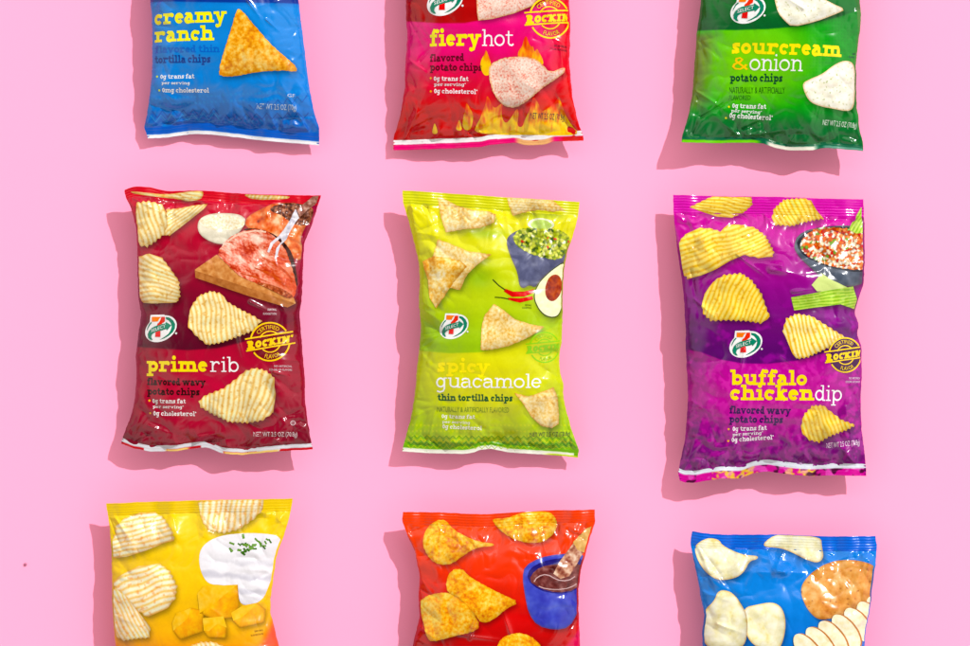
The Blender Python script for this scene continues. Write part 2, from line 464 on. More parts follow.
def make_mesh(name, co, faces, col, normals=None, mat=None, parent=None, flip=False):
    me = bpy.data.meshes.new(name)
    faces = [f[::-1] for f in faces] if flip else faces
    me.from_pydata(co.tolist(), [], faces); me.update()
    at = me.color_attributes.new('Ink', 'FLOAT_COLOR', 'POINT')
    c = np.ones((len(co), 4)); L_ = np.clip(lin(np.clip(col, 0, 1)), 0, 1); g_ = L_ @ np.array([.3, .55, .15])
    c[:, :3] = np.clip((g_[:, None] + (L_ - g_[:, None]) * 1.06) / LIGHT - .004, 0, 1)
    at.data.foreach_set('color', c.ravel())
    me.polygons.foreach_set('use_smooth', [True] * len(me.polygons))
    if normals is not None: me.normals_split_custom_set_from_vertices([tuple(n) for n in normals])
    me.materials.append(mat)
    o = bpy.data.objects.new(name, me); COL.objects.link(o)
    if parent: o.parent = parent
    return o

def grid_faces(nu, nv):
    i = np.arange(nv - 1)[:, None] * nu + np.arange(nu - 1)[None, :]
    i = i.ravel()
    return np.stack([i, i + nu, i + nu + 1, i + 1], 1).tolist()

LATER = []
def printed_shadow(s, c, x, y):
    """printed drop shadow: darkens the panel colour under chips, bowls and other pictures"""
    for P in s.soft:
        q = np.array(P); x0, y0 = q.min(0); x1, y1 = q.max(0)
        m = (x > x0 - 8) & (x < x1 + 10) & (y > y0 - 8) & (y < y1 + 12)
        if not m.any(): continue
        xx = x[m]; yy = y[m]; a = np.zeros(len(xx))
        offs = [(1.5 + r * math.cos(t), 3 + r * math.sin(t)) for r in (1.2, 2.6, 4) for t in np.arange(6) * 1.047 + r]
        for ox, oy in offs: a += inside(xx - ox, yy - oy, P)
        c[m] = c[m] * (1 - .34 * a / len(offs))[:, None]
    return c

def build_bag(s, paint, seal_top_paint, seal_bot_paint, group):
    root = bpy.data.objects.new(s.name, None); COL.objects.link(root)
    root.empty_display_size = .02
    wx = 485 + (s.cx - 485) * KS; wy = 323 + (s.cy - 323) * KS
    root.location = ((wx - 485) * S, (323 - wy) * S, 0)
    root['label'] = s.label; root['category'] = 'snack bag'; root['group'] = group
    s.root = root
    nu = int((s.x1 - s.x0) * 1.05); tt = np.linspace(0, 1, nu)
    uu = tt + .055 * np.sin(2 * math.pi * tt) * -1 * -1
    uu = (1 - np.cos(math.pi * tt)) / 2 * .45 + tt * .55
    def patch(name, f0, f1, nv, pf, mat, bottom=False, step=1):
        U, K = np.meshgrid(uu[::step] if step == 1 else np.linspace(0, 1, nu // step), np.linspace(0, 1, nv)); n_u = U.shape[1]
        U = U.ravel(); K = K.ravel()
        x, y = s.xy(U, K)            # first guess for the seal-relative rows
        for _ in range(6):
            a = s.yT(x); b = s.yB(x); ya = f0(a, b); yb = f1(a, b); y = ya + (yb - ya) * K
            l = s.xL(y); r = s.xR(y); x = l + (r - l) * U
        z = s.bottom(x, y) if bottom else s.top(x, y)
        col = pf(x, y, K)
        return make_mesh(name, s.world(x, y, z), grid_faces(n_u, nv), col, None if bottom else s.nrm(x, y), mat, root, flip=bottom)
    H = s.y1 - s.y0; s.soft = []
    def finish():
     patch('front_panel', lambda a, b: a + s.st, lambda a, b: b - s.sb, int(H), lambda x, y, k: printed_shadow(s, paint(x, y), x, y), s.mat)
     patch('top_seal', lambda a, b: a, lambda a, b: a + s.st, s.st * 2, seal_top_paint, s.mat)
     patch('bottom_seal', lambda a, b: b - s.sb, lambda a, b: b, s.sb * 2, seal_bot_paint, s.mat)
     patch('back_panel', lambda a, b: a, lambda a, b: b, int(H / 3), lambda x, y, k: paint(x, y), s.mat, True, 3)
    LATER.append(finish)
    return root

def decal(s, name, layers, level=1, label=None):
    """print lying on the film: layers = [(geometry, paint)], geometry = (V,F) or a list of polygons with a spacing"""
    CO = []; CC = []; NN = []; FF = []; n0 = 0; lift = .14 * level
    for lay in layers:
        geo, paint = lay[0], lay[1]
        if isinstance(geo, tuple):
            V, F = geo
            ins = inside(V[:, 0], V[:, 1], s.clip)
            if not ins.all(): F = [f for f in F if all(ins[i] for i in f)]
        else:
            sp = lay[2] if len(lay) > 2 else 1.1
            P = np.array([q for p in geo for q in p])
            ins = inside(P[:, 0], P[:, 1], s.clip)
            V, F = tess(geo, sp, None if ins.all() else s.clip)
        if len(V) == 0: continue
        # keep every face turned up
        if len(F):
            f = F[0]; a, b, c = V[f[0]], V[f[1]], V[f[2]]
        x = V[:, 0]; y = V[:, 1]
        n = s.nrm(x, y); z = s.top(x, y)
        G = []
        for f in F:
            ar = 0
            for i in range(len(f)):
                p = V[f[i]]; q = V[f[(i + 1) % len(f)]]; ar += p[0] * q[1] - q[0] * p[1]
            G.append([i + n0 for i in (f if ar < 0 else f[::-1])])
        CO.append(s.world(x, y, z) + n * lift * S); NN.append(n); FF += G; n0 += len(V)
        CC.append(paint(x, y) if callable(paint) else full(paint, x)); lift += .07
    if not CO: return None
    o = make_mesh(name, np.concatenate(CO), FF, np.concatenate(CC), np.concatenate(NN), s.mat, s.root)
    if label: o['label'] = label
    return o
CR[13] = (260, 190, 9.23)
# ------------------------------------------------------------------ paints (x, y in picture pixels -> sRGB)
def solid(*c):
    c = rgb(*c); return lambda x, y: full(c, x)
def ramp(v, stops):
    pos = [s[0] for s in stops]; cs = np.array([s[1] for s in stops], float) / 255.0
    return np.stack([np.interp(v, pos, cs[:, i]) for i in range(3)], 1)
def speck(stops, scale=3.0, seed=1, gain=2.2, big=.0):
    def f(x, y):
        v = (fbm(x, y, scale, seed, 3) - .5) * gain * .45 + .5 + big * (fbm(x, y, scale * 6, seed + 5, 2) - .5)
        return ramp(np.clip(v, 0, 1), stops)
    return f
def ridges(direction, period, hi, lo, seed=1, fan=0.0, tint=None):
    """crinkle-cut chip printed on the film: pale crests, golden valleys, browned flecks"""
    a = math.radians(direction); hi = rgb(*hi); lo = rgb(*lo); tn = rgb(*(tint or (200, 130, 30)))
    def f(x, y):
        xm = x.mean() if len(x) else 0; ym = y.mean() if len(y) else 0
        al = (x - xm) * math.cos(a) + (y - ym) * math.sin(a); ac = -(x - xm) * math.sin(a) + (y - ym) * math.cos(a)
        ac = ac * (1 + fan * al / 30) + (fbm(x, y, 26, seed, 1) - .5) * 4
        t = (.5 + .5 * np.sin(ac / period * 2 * math.pi)) ** .7
        t = np.clip(t * 1.2 - .05 + (fbm(x, y, 3, seed + 3, 2) - .5) * .4, 0, 1)
        c = mix(lo, hi, t)
        fl = sstep(.62, .85, fbm(x, y, 4.5, seed + 8, 2)) * .4
        return np.clip(mix(c, tn, fl) * (1 + .16 * (fbm(x, y, 22, seed + 13, 1) - .5))[:, None], 0, 1)
    return f
def lum(f, k):
    return lambda x, y: np.clip(f(x, y) * k, 0, 1)

W3 = lambda x: full(rgb(255, 255, 255), x)
YEL = solid(255, 238, 10); WHT = solid(255, 255, 255)

# the oval mark with the numeral, traced around its own centre (units of a 16x enlargement)
def logo(s, px, py, k=1.0, rot=0, sx=1.0):
    def M(pts):
        r = math.radians(rot)
        return [(px + k * (x * sx * math.cos(r) - y * math.sin(r)) / 16.15, py + k * (x * sx * math.sin(r) + y * math.cos(r)) / 16.15) for x, y in pts]
    teal = solid(0, 135, 105); L = []
    L.append(([M(ellipse(0, 5, 278, 196, -27, 48)), M([(-172, -215), (60, -222), (60, -40), (-190, -60)])], WHT, 1.0))
    L.append(([M([(85, -185), (150, -172), (205, -130), (238, -70), (235, 0), (200, 60), (140, 115), (60, 160), (-20, 185), (70, 130), (130, 85), (165, 30), (180, -30), (165, -85), (130, -128), (85, -150)])], teal, 1.0))
    L.append(([M([(-160, -105), (-195, -70), (-226, -5), (-232, 40), (-212, 0), (-180, -55), (-148, -88)])], teal, 1.0))
    L.append(([M([(-148, -186), (5, -186), (-30, -150), (-48, -112), (-148, -108)])], solid(255, 135, 0), 1.0))
    L.append(([M([(12, -186), (70, -186), (66, -110), (30, -85), (0, -40), (-70, -30), (-55, -75), (-20, -110), (0, -150)])], solid(240, 60, 10), 1.0))
    L.append(([M([(-82, 30), (-2, 20), (-2, 135), (-88, 135)])], solid(238, 40, 20), 1.0))
    L.append(([M([(-205, 150), (-215, 95), (-190, 35), (-150, -5), (-95, -35), (0, -62), (82, -80), (86, -104), (176, -48), (108, 32), (100, 8), (0, 35), (-95, 62), (-145, 95), (-158, 140), (-130, 188), (-170, 180)])], teal, 1.0))
    V, F = sans('SELECT'); ll = V[:, 0].max()
    x = -158 + V[:, 0] / ll * 240; y0 = 62 - (x + 158) / 240 * 78
    q = np.array(M(list(zip(x, y0 - V[:, 1] * 52 + V[:, 0] * 0))))
    L.append(((q, F), WHT)); L.append(([M(ellipse(255, 78, 17, 17, 0, 12))], solid(235, 235, 235), 1.0))
    decal(s, 'brand_logo', L, 1)

def stamp(s, px, py, R, rot=0, ink=(255, 215, 0), fill=None, level=2, name='flavor_stamp'):
    k = R / 210.0
    def M(pts):
        r = math.radians(rot); return [(px + k * (x * math.cos(r) - y * math.sin(r)), py + k * (x * math.sin(r) + y * math.cos(r))) for x, y in pts]
    L = []; ik = solid(*ink)
    if fill: L.append(([M(ellipse(0, 0, 205, 205, 0, 60))], solid(*fill), 1.5))
    P = []
    for r, w in ((204, 17), (112, 13)):
        for a0, a1 in ((196, 334), (16, 154)):
            if r == 112: a0 += 14; a1 -= 14
            P.append(M(stroke(ring_pts(0, 0, r, r, a0 - 8, a1 - 8, 26), w)))
    P.append(M(stroke([(-262, -26), (238, -108)], 15))); P.append(M(stroke([(-250, 100), (262, 14)], 15)))
    L.append((P, ik, 1.5))
    V, F = slab("ROCKIN'", .34); ll = V[:, 0].max()
    x = -240 + V[:, 0] / ll * 480; base = 84 - (x + 240) / 480 * 82
    hh = np.where(V[:, 0] < ll * .17, 96, 76) ; base = base + np.where(V[:, 0] < ll * .17, 8, 0)
    L.append(((np.array(M(list(zip(x, base - V[:, 1] * hh)))), F), ik))
    for txt, mid, span, up in (('CERTIFIED', -100, 92, 1), ('FLAVOR', 80, 58, -1)):
        V, F = sans(txt); ll = V[:, 0].max(); t = V[:, 0] / ll - .5
        if up == 1: a = np.radians(mid + t * span); rr = 136 + V[:, 1] * 46
        else: a = np.radians(mid - t * span); rr = 182 - V[:, 1] * 46
        L.append(((np.array(M(list(zip(rr * np.cos(a), rr * np.sin(a))))), F), ik))
    decal(s, name, L, level)

def words(s, name, items, level=1, label=None):
    k = {'nutrition_text': .76, 'description_text': .86, 'flavor_title': .94}.get(name, 1); dw = {'description_text': .05, 'nutrition_text': .02}.get(name, 0)
    """items: (text, kind or weight, close-up, x0, y0, x1, y1, height, colour)"""
    L = []
    for (t, w, n, x0, y0, x1, y1, h, c) in items:
        VF = sans(t) if w is None else slab(t, w + dw)
        V, F = place(VF, n, x0, y0, x1, y1, h * k)
        L.append(((V, F), solid(*c)))
    # same level for the whole group: words never overlap
    out = []
    decal(s, name, L[:1], level, label) if False else None
    CO = np.concatenate([l[0][0] for l in L]); FF = []; n0 = 0; cols = []
    for l in L:
        FF += [[i + n0 for i in f] for f in l[0][1]]; n0 += len(l[0][0]); cols.append(l[1](l[0][0][:, 0], l[0][0][:, 1]))
    cols = np.concatenate(cols)
    return decal(s, name, [((CO, FF), lambda x, y: cols)], level, label)

def bullets(s, n, pts, r, col):
    decal(s, 'bullet_dots', [([ellipse(*C(n, [p])[0], r, r, 0, 10) for p in pts], solid(*col), 1.0)], 1)

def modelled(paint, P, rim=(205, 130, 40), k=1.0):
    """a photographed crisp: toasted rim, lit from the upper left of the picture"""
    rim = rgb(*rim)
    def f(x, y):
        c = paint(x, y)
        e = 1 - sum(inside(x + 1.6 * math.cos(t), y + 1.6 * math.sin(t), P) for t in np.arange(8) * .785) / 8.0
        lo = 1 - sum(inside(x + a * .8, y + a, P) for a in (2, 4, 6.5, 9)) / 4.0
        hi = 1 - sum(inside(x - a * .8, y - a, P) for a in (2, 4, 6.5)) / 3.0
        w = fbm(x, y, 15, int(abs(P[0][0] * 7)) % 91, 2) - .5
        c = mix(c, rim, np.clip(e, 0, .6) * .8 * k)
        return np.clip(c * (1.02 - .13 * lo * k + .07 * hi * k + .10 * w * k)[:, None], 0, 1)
    return f

def pic(s, name, polys, paint, sp=.8, level=1, label=None, extra=()):
    if name in ('chip_picture', 'bowl_picture', 'cutting_board_picture', 'potato_picture', 'cheese_picture', 'celery_picture', 'sauce_cup_picture', 'avocado_picture'): s.soft.append(polys[0])
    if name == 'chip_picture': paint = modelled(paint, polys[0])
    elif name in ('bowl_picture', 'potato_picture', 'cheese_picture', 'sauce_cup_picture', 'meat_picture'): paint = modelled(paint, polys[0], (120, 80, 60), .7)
    return decal(s, name, [(polys, paint, sp)] + list(extra), level, label)

def curve_band(pts):
    p = np.array(pts, float)
    return lambda x: np.interp(x, p[:, 0], p[:, 1])

def blobs(c, x, y, lst, col):
    """printed soft shadow / glow of the artwork"""
    for (cx, cy, rx, ry, st) in lst:
        d = ((x - cx) / rx) ** 2 + ((y - cy) / ry) ** 2
        c = mix(c, rgb(*col), np.exp(-d * 1.6) * st)
    return c

GROUP = 'snack bags laid out in three rows on the pink paper'

# ================================================================== creamy ranch, blue
E = lambda n, pts: C(n, pts)
def shade_free(): pass

b = Bag('chip_bag', 'bright blue bag with yellow words creamy ranch beside a single orange triangle chip',
        [(148, -120), (152, -90), (151, -40)] + E(1, [(85, 0), (92, 60), (95, 120), (95, 250), (90, 350), (78, 430), (68, 480), (55, 530), (72, 572)]),
        [(312, -120), (304, -80), (297, -30)] + E(1, [(703, 0), (715, 100), (728, 200), (745, 350), (768, 470), (787, 530), (787, 603)]),
        [(148, -120), (312, -118)],
        E(1, [(60, 575), (75, 575), (150, 571), (250, 556), (330, 558), (400, 566), (560, 585), (785, 604)]), seed=3, sb=12,
        creases=[(163, 124, 200, 113, 2.2, -2.6), (190, 128, 250, 119, 3, 2.4), (222, 122, 232, 108, 2.2, 1.8), (250, 4, 262, 20, 1.8, 1.8), (268, 22, 282, 34, 1.8, 1.3),
                 (146, 124, 157, 96, 3, 2.4), (297, 20, 305, 60, 3, 2.0), (160, 105, 230, 128, 3.5, -1.4)], zbot=(-8, -7))
def paint(x, y):
    c = ramp((y + 120) / 260, [(0, (0, 100, 196)), (.46, (0, 108, 200)), (.5, (0, 138, 222)), (.8, (0, 134, 222)), (1, (0, 104, 200))])
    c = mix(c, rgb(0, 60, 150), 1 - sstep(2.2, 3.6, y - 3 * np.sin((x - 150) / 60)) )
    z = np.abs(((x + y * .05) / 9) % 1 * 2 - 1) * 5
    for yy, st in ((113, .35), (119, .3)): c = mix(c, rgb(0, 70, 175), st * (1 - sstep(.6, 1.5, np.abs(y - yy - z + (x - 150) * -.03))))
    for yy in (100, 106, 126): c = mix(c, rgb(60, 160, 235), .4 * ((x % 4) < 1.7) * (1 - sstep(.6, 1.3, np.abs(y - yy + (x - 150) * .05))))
    return c
def st_(x, y, k): return full(rgb(0, 100, 210), x)
def sb_(x, y, k): return mix(full(rgb(0, 98, 205), x), rgb(250, 250, 255), sstep(.66, .74, k))
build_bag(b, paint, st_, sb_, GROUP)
words(b, 'flavor_title', [('creamy', .34, 1, 108, 110, 415, 104, 47, (255, 250, 20)), ('ranch', .34, 1, 108, 182, 362, 179, 47, (255, 250, 20))])
words(b, 'description_text', [('flavored thin', .22, 1, 110, 226, 385, 228, 24, (0, 106, 206)), ('tortilla chips', .26, 1, 108, 268, 345, 270, 26, (0, 66, 150))])
words(b, 'nutrition_text', [('0g trans fat', .24, 1, 133, 333, 277, 333, 17, (250, 252, 255)), ('per serving', .22, 1, 138, 356, 257, 358, 11, (250, 252, 255)), ('0mg cholesterol', .24, 1, 140, 388, 336, 391, 17, (250, 252, 255))])
def zigline(n, x0, y0, x1, y1, per, amp, w, col, name='zigzag_print'):
    k = int((x1 - x0) / per * 2); pts = [(x0 + (x1 - x0) * i / k, y0 + (y1 - y0) * i / k + (amp if i % 2 else 0)) for i in range(k + 1)]
    decal(b, name, [([stroke(E(n, pts), w)], solid(*col), 1.2)], 1)
zigline(1, 92, 462, 372, 452, 42, 28, .9, (0, 84, 180)); zigline(1, 84, 480, 372, 470, 42, 28, .7, (60, 160, 235)); zigline(1, 500, 440, 740, 400, 40, 26, .8, (0, 92, 190)); zigline(1, 400, 478, 745, 470, 42, 24, .8, (0, 80, 172))
bullets(b, 1, [(118, 323), (127, 380)], 1.1, (220, 240, 30))
words(b, 'net_weight_text', [('NET WT 2.5 OZ (70g)', None, 1, 532, 457, 696, 462, 23, (205, 225, 245)), ('GF', None, 1, 660, 408, 690, 410, 14, (225, 235, 250))])
pic(b, 'chip_picture', [ragged(smooth_poly(E(1, [(465, 48), (482, 62), (530, 120), (600, 200), (660, 250), (700, 285), (696, 307), (640, 300), (560, 305), (500, 315), (440, 326), (383, 326), (379, 300), (400, 230), (430, 140), (455, 58)]), 1), .5, 3, 3)],
    speck([(0, (205, 120, 25)), (.35, (235, 160, 45)), (.6, (248, 190, 80)), (1, (255, 225, 140))], 4.5, 4, 2.4, .6), .75)

# ================================================================== fiery hot
b = Bag('chip_bag', 'hot pink and red bag printed with flames and the words fiery hot',
        [(403, -115), (407, -80), (406, -30)] + E(2, [(102, 0), (103, 80), (108, 130), (104, 200), (99, 250), (99, 330), (86, 420), (66, 500), (52, 532), (52, 586)]),
        [(573, -115), (568, -80), (569, -30)] + E(2, [(738, 0), (745, 100), (740, 250), (753, 380), (773, 470), (797, 537), (797, 550)]),
        [(403, -115), (573, -113)],
        E(2, [(52, 586), (200, 582), (390, 575), (430, 566), (530, 556), (570, 568), (640, 566), (680, 552), (797, 550)]), seed=11, sb=10,
        creases=[(408, 60, 428, 75, 3, 2.6), (420, 62, 440, 40, 3, -2.0), (395, 128, 440, 100, 3.5, 2.2), (470, 132, 490, 126, 2, -2), (560, 50, 566, 90, 3, 1.6), (480, 132, 460, 105, 2.6, 1.6), (407, 25, 412, 55, 2.5, -2)], zbot=(-8, -3), pleat=1.1)
cb = curve_band([(380, 21), (410, 22.5), (440, 26), (465, 26), (500, 20), (530, 11), (575, -8)])
def paint(x, y):
    c = ramp((y - 20) / 115, [(0, (238, 15, 130)), (.3, (236, 20, 120)), (.55, (225, 15, 70)), (.85, (215, 12, 28)), (1, (205, 20, 20))])
    c = mix(c, rgb(225, 15, 35), sstep(530, 565, x - y * .1) * .8)
    up = ramp((y + 115) / 135, [(0, (225, 20, 25)), (1, (178, 12, 22))])
    c = mix(up, c, sstep(-.7, .7, y - cb(x)))
    c = blobs(c, x, y, [(486, 122, 34, 16, .6), (545, 118, 36, 24, .7), (528, 62, 18, 20, .5), (467, 118, 10, 16, .5), (486, 66, 8, 14, .4)], (236, 96, 20))
    return c
def sb_(x, y, k):
    c = mix(full(rgb(255, 250, 252), x), rgb(238, 10, 120), sstep(.42, .5, k + (x > 498) * -.05))
    chip = sstep(.46, .54, k) * sstep(512, 520, x) * (1 - sstep(548, 558, x))
    c = mix(c, rgb(240, 180, 120), chip)
    return mix(c, rgb(225, 60, 30), sstep(.5, .6, k) * sstep(556, 566, x) * .8)
build_bag(b, paint, lambda x, y, k: full(rgb(215, 20, 25), x), sb_, GROUP)
FL = speck([(0, (235, 110, 15)), (.4, (248, 165, 20)), (.7, (255, 205, 40)), (1, (255, 232, 90))], 12, 5, 2.2)
flames = [[(392, 262), (398, 238), (410, 222), (414, 200), (426, 232), (436, 262), (432, 298), (412, 306), (398, 288)],
          [(538, 236), (540, 208), (556, 190), (560, 165), (571, 146), (580, 176), (592, 196), (596, 186), (604, 214), (612, 196), (622, 214), (634, 236), (640, 262), (600, 262), (560, 250)],
          [(322, 505), (326, 460), (336, 432), (338, 402), (354, 432), (366, 452), (362, 486), (352, 512)],
          [(366, 520), (378, 488), (392, 468), (402, 436), (414, 410), (418, 374), (434, 404), (448, 430), (470, 412), (484, 404), (474, 440), (480, 470), (494, 484), (512, 464), (526, 440), (540, 424), (542, 458), (536, 492), (556, 500), (566, 470), (582, 442), (592, 408), (598, 380), (616, 402), (632, 440), (652, 430), (672, 414), (690, 396), (698, 374), (712, 414), (728, 452), (748, 486), (784, 526), (700, 530), (600, 527), (480, 527)],
          [(203, 524), (208, 498), (214, 480), (222, 500), (228, 524)], [(296, 510), (302, 488), (310, 466), (318, 488), (322, 512)]]
def flamep(x, y):
    t = np.clip((133 - y) / 34 + (fbm(x * 1.6, y * .5, 7, 5, 2) - .5) * 1.1, 0, 1)
    t2 = np.where(y < 78, np.clip((78 - y) / 38 + (fbm(x * 1.6, y * .5, 7, 5, 2) - .5) * .8, 0, 1), t)
    return ramp(t2, [(0, (255, 214, 30)), (.35, (255, 196, 22)), (.6, (246, 140, 16)), (1, (228, 62, 18))])
FL = flamep
for f in flames: pic(b, 'flame_picture', [smooth_poly(E(2, f), 2)], FL, .8)
PINKCHIP = speck([(0, (205, 80, 65)), (.28, (232, 140, 122)), (.42, (244, 196, 178)), (.6, (250, 220, 204)), (1, (255, 242, 230))], 1.8, 8, 2.0, .3)
pic(b, 'chip_picture', [ragged(smooth_poly(E(2, [(424, 280), (438, 255), (480, 236), (540, 229), (600, 234), (640, 263), (662, 292), (720, 264), (724, 284), (692, 310), (640, 345), (600, 380), (560, 412), (520, 427), (480, 416), (448, 380), (430, 330)]), 2), .5, 3, 4)], PINKCHIP, .7, 2)
pic(b, 'chip_picture', [E(2, [(376, -60), (378, 0), (380, 60), (385, 92), (440, 86), (520, 65), (590, 36), (618, 10), (612, -30), (500, -80)])], PINKCHIP, .8)
logo(b, *E(2, [(256, 14)])[0], 1.1)
stamp(b, *E(2, [(662, 78)])[0], 20.4, 4, (255, 222, 0))
words(b, 'flavor_title', [('fiery', .34, 2, 197, 189, 396, 189, 48, (255, 245, 15)), ('hot', .15, 2, 400, 190, 523, 191, 48, (255, 255, 255))])
words(b, 'description_text', [('flavored', .27, 2, 197, 249, 330, 247, 24, (105, 12, 40)), ('potato chips', .27, 2, 197, 284, 399, 286, 24, (105, 12, 40))])
words(b, 'nutrition_text', [('0g trans fat', .26, 2, 212, 322, 347, 324, 16, (255, 245, 250)), ('per serving*', .22, 2, 213, 342, 336, 343, 11, (255, 245, 250)), ('0g cholesterol*', .26, 2, 213, 370, 381, 374, 17, (255, 245, 250))])
bullets(b, 2, [(200, 312), (200, 363)], 1.1, (255, 170, 20))
words(b, 'net_weight_text', [('NET WT 2.5 OZ (70.8g)', None, 2, 588, 466, 722, 470, 24, (60, 30, 60))], 2)
words(b, 'small_print', [('NO ARTIFICIAL', None, 2, 680, 188, 730, 193, 8, (60, 30, 50)), ('COLORS OR FLAVORS', None, 2, 664, 200, 730, 207, 8, (60, 30, 50))])

# ================================================================== sour cream & onion
b = Bag('chip_bag', 'green bag with yellow and white words sourcream and onion, creased along the bottom',
        [(697, -120), (701, -90), (702, -40)] + E(3, [(150, 0), (146, 50), (136, 110), (129, 200), (124, 280), (117, 360), (100, 440), (78, 510), (78, 528)]),
        [(866, -120), (860, -80), (858, -30)] + E(3, [(735, 0), (740, 60), (738, 100), (728, 170), (722, 230), (722, 310), (725, 400), (735, 480), (747, 530), (747, 560)]),
        [(697, -120), (866, -118)],
        E(3, [(78, 527), (200, 529), (330, 527), (380, 530), (430, 548), (480, 556), (560, 556), (600, 546), (660, 550), (747, 559)]), seed=23, sb=6,
        creases=[(696, 92, 722, 110, 2.6, 3.2), (700, 118, 732, 100, 3, -3.2), (742, 130, 775, 116, 2.4, -3.0), (745, 136, 790, 130, 2.4, 2.6), (698, 98, 690, 138, 4, -2.4), (855, 10, 858, 40, 3, 2.6), (700, 40, 706, 80, 4, -2.2), (740, 138, 715, 118, 2.6, 2.4), (800, 12, 780, -2, 3, 2)], zbot=(6, 5), pleat=1.3)
cb3 = curve_band([(660, 29), (700, 31.5), (735, 32.5), (765, 32), (800, 29), (840, 18), (860, 10)])
def paint(x, y):
    d = np.hypot((x - 748) / 75, (y - 62) / 55)
    c = ramp(d, [(0, (135, 218, 30)), (.6, (105, 205, 30)), (1.05, (40, 168, 40)), (1.5, (10, 140, 50))])
    c = mix(c, rgb(0, 110, 55), sstep(98, 132, y - (x - 690) * .05))
    dots = (((x % 3.2) < 1.6) & ((y % 3.2) < 1.6)) * 1.0
    c = mix(c, rgb(0, 125, 45), dots * .3 * sstep(790, 840, x))
    c = mix(c, rgb(128, 128, 62), .75 * (1 - sstep(698, 717, x + (y - 60) * .10)) * sstep(31, 40, y) * (1 - sstep(100, 120, y)))
    up = ramp((y + 120) / 150, [(0, (20, 165, 60)), (.7, (5, 130, 50)), (1, (0, 98, 48))])
    return mix(up, c, sstep(-.7, .7, y - cb3(x)))
def sb_(x, y, k):
    c = mix(full(rgb(10, 105, 70), x), rgb(120, 215, 40), sstep(.45, .6, k) * (1 - sstep(755, 763, x)))
    c = mix(c, rgb(245, 242, 225), sstep(.3, .5, k) * sstep(764, 770, x) * (1 - sstep(812, 820, x)))
    return mix(c, rgb(235, 245, 240), sstep(.5, .6, k) * sstep(820, 826, x) * .4)
build_bag(b, paint, lambda x, y, k: full(rgb(20, 150, 60), x), sb_, GROUP)
PALE = speck([(0, (228, 220, 175)), (.3, (244, 241, 218)), (.6, (251, 250, 236)), (1, (255, 255, 246))], 7, 12, 1.7)
def palefleck(f, seed, col, thr=.74):
    return lambda x, y: mix(f(x, y), rgb(*col), sstep(thr + .06, thr + .12, fbm(x, y, 2.6, seed, 1)) * .5)
pic(b, 'chip_picture', [smooth_poly(E(3, [(515, 315), (540, 300), (590, 280), (640, 240), (682, 226), (716, 240), (717, 330), (712, 400), (690, 414), (640, 406), (580, 396), (545, 382), (525, 350)]), 2)], palefleck(PALE, 7, (130, 150, 60), .8), .8)
pic(b, 'chip_picture', [smooth_poly(E(3, [(408, -40), (412, 10), (425, 60), (445, 85), (475, 112), (560, 92), (640, 60), (678, 42), (620, 20), (560, -10), (480, -50)]), 1)], palefleck(PALE, 9, (150, 160, 80), .8), .8)
logo(b, *E(3, [(316, 46)])[0], 1.04, 4)
words(b, 'flavor_title', [('sourcream', .34, 3, 258, 206, 661, 217, 43, (255, 238, 30)), ('&', .24, 3, 258, 262, 318, 264, 32, (255, 212, 50)), ('onion', .15, 3, 322, 267, 516, 271, 45, (255, 255, 255))])
words(b, 'description_text', [('potato chips', .28, 3, 252, 307, 443, 309, 24, (0, 78, 48))])
words(b, 'ingredient_text', [('NATURALLY & ARTIFICIALLY', None, 3, 250, 349, 453, 351, 24, (40, 105, 25)), ('FLAVORED', None, 3, 250, 374, 328, 374, 18, (40, 120, 30))])
words(b, 'nutrition_text', [('0g trans fat', .26, 3, 262, 402, 386, 406, 16, (250, 255, 250)), ('per serving*', .22, 3, 258, 418, 370, 424, 11, (250, 255, 250)), ('0g cholesterol*', .26, 3, 252, 438, 410, 447, 17, (250, 255, 250))])
bullets(b, 3, [(250, 398), (240, 438)], 1.1, (230, 230, 30))
words(b, 'net_weight_text', [('NET WT 2.5 OZ (70.8g)', None, 3, 595, 463, 722, 474, 20, (225, 245, 225))])
words(b, 'small_print', [('NO ARTIFICIAL', None, 3, 704, 206, 727, 207, 8, (40, 30, 90)), ('FLAVORS', None, 3, 690, 218, 727, 219, 8, (40, 30, 90))])

# ================================================================== prime rib
b = Bag('chip_bag', 'dark red bag picturing sliced roast meat on a board, words prime rib',
        E(4, [(105, 45), (112, 75), (138, 128), (155, 200), (160, 300), (160, 400), (165, 500), (178, 560)]) + E(5, [(160, 0), (155, 80), (142, 180), (145, 250), (140, 330), (130, 390), (108, 450), (80, 522)]),
        E(4, [(935, 65), (915, 120), (890, 200), (862, 265), (858, 330), (855, 430), (850, 520)]) + E(5, [(782, 0), (785, 60), (795, 180), (803, 280), (803, 350), (812, 430), (825, 500), (834, 545)]),
        E(4, [(105, 45), (130, 32), (160, 28), (220, 32), (280, 48), (340, 46), (430, 45), (500, 50), (600, 58), (700, 62), (850, 65), (935, 65)]),
        E(5, [(80, 522), (130, 540), (200, 554), (300, 552), (360, 542), (420, 537), (480, 562), (560, 567), (700, 552), (834, 545)]), seed=31, sb=6, st=10,
        creases=[(128, 193, 200, 205, 2.4, -2.6), (130, 196, 180, 222, 3, 2.0), (206, 203, 300, 205, 2.6, 1.6), (120, 440, 145, 415, 2.6, 3.4), (133, 444, 160, 428, 2.4, -2.6), (200, 437, 222, 432, 2.2, 3), (205, 441, 235, 438, 2.2, -2.6),
                 (298, 200, 285, 250, 3.5, 2.2), (303, 215, 296, 262, 3, -2.2), (252, 302, 272, 312, 2.4, 2.2), (276, 372, 292, 376, 2.2, 2.6), (240, 335, 246, 360, 2.4, 1.6), (150, 425, 180, 436, 3, 1.8)], zbot=(1, 2), ztop=(4, 2), pleat=1.1)
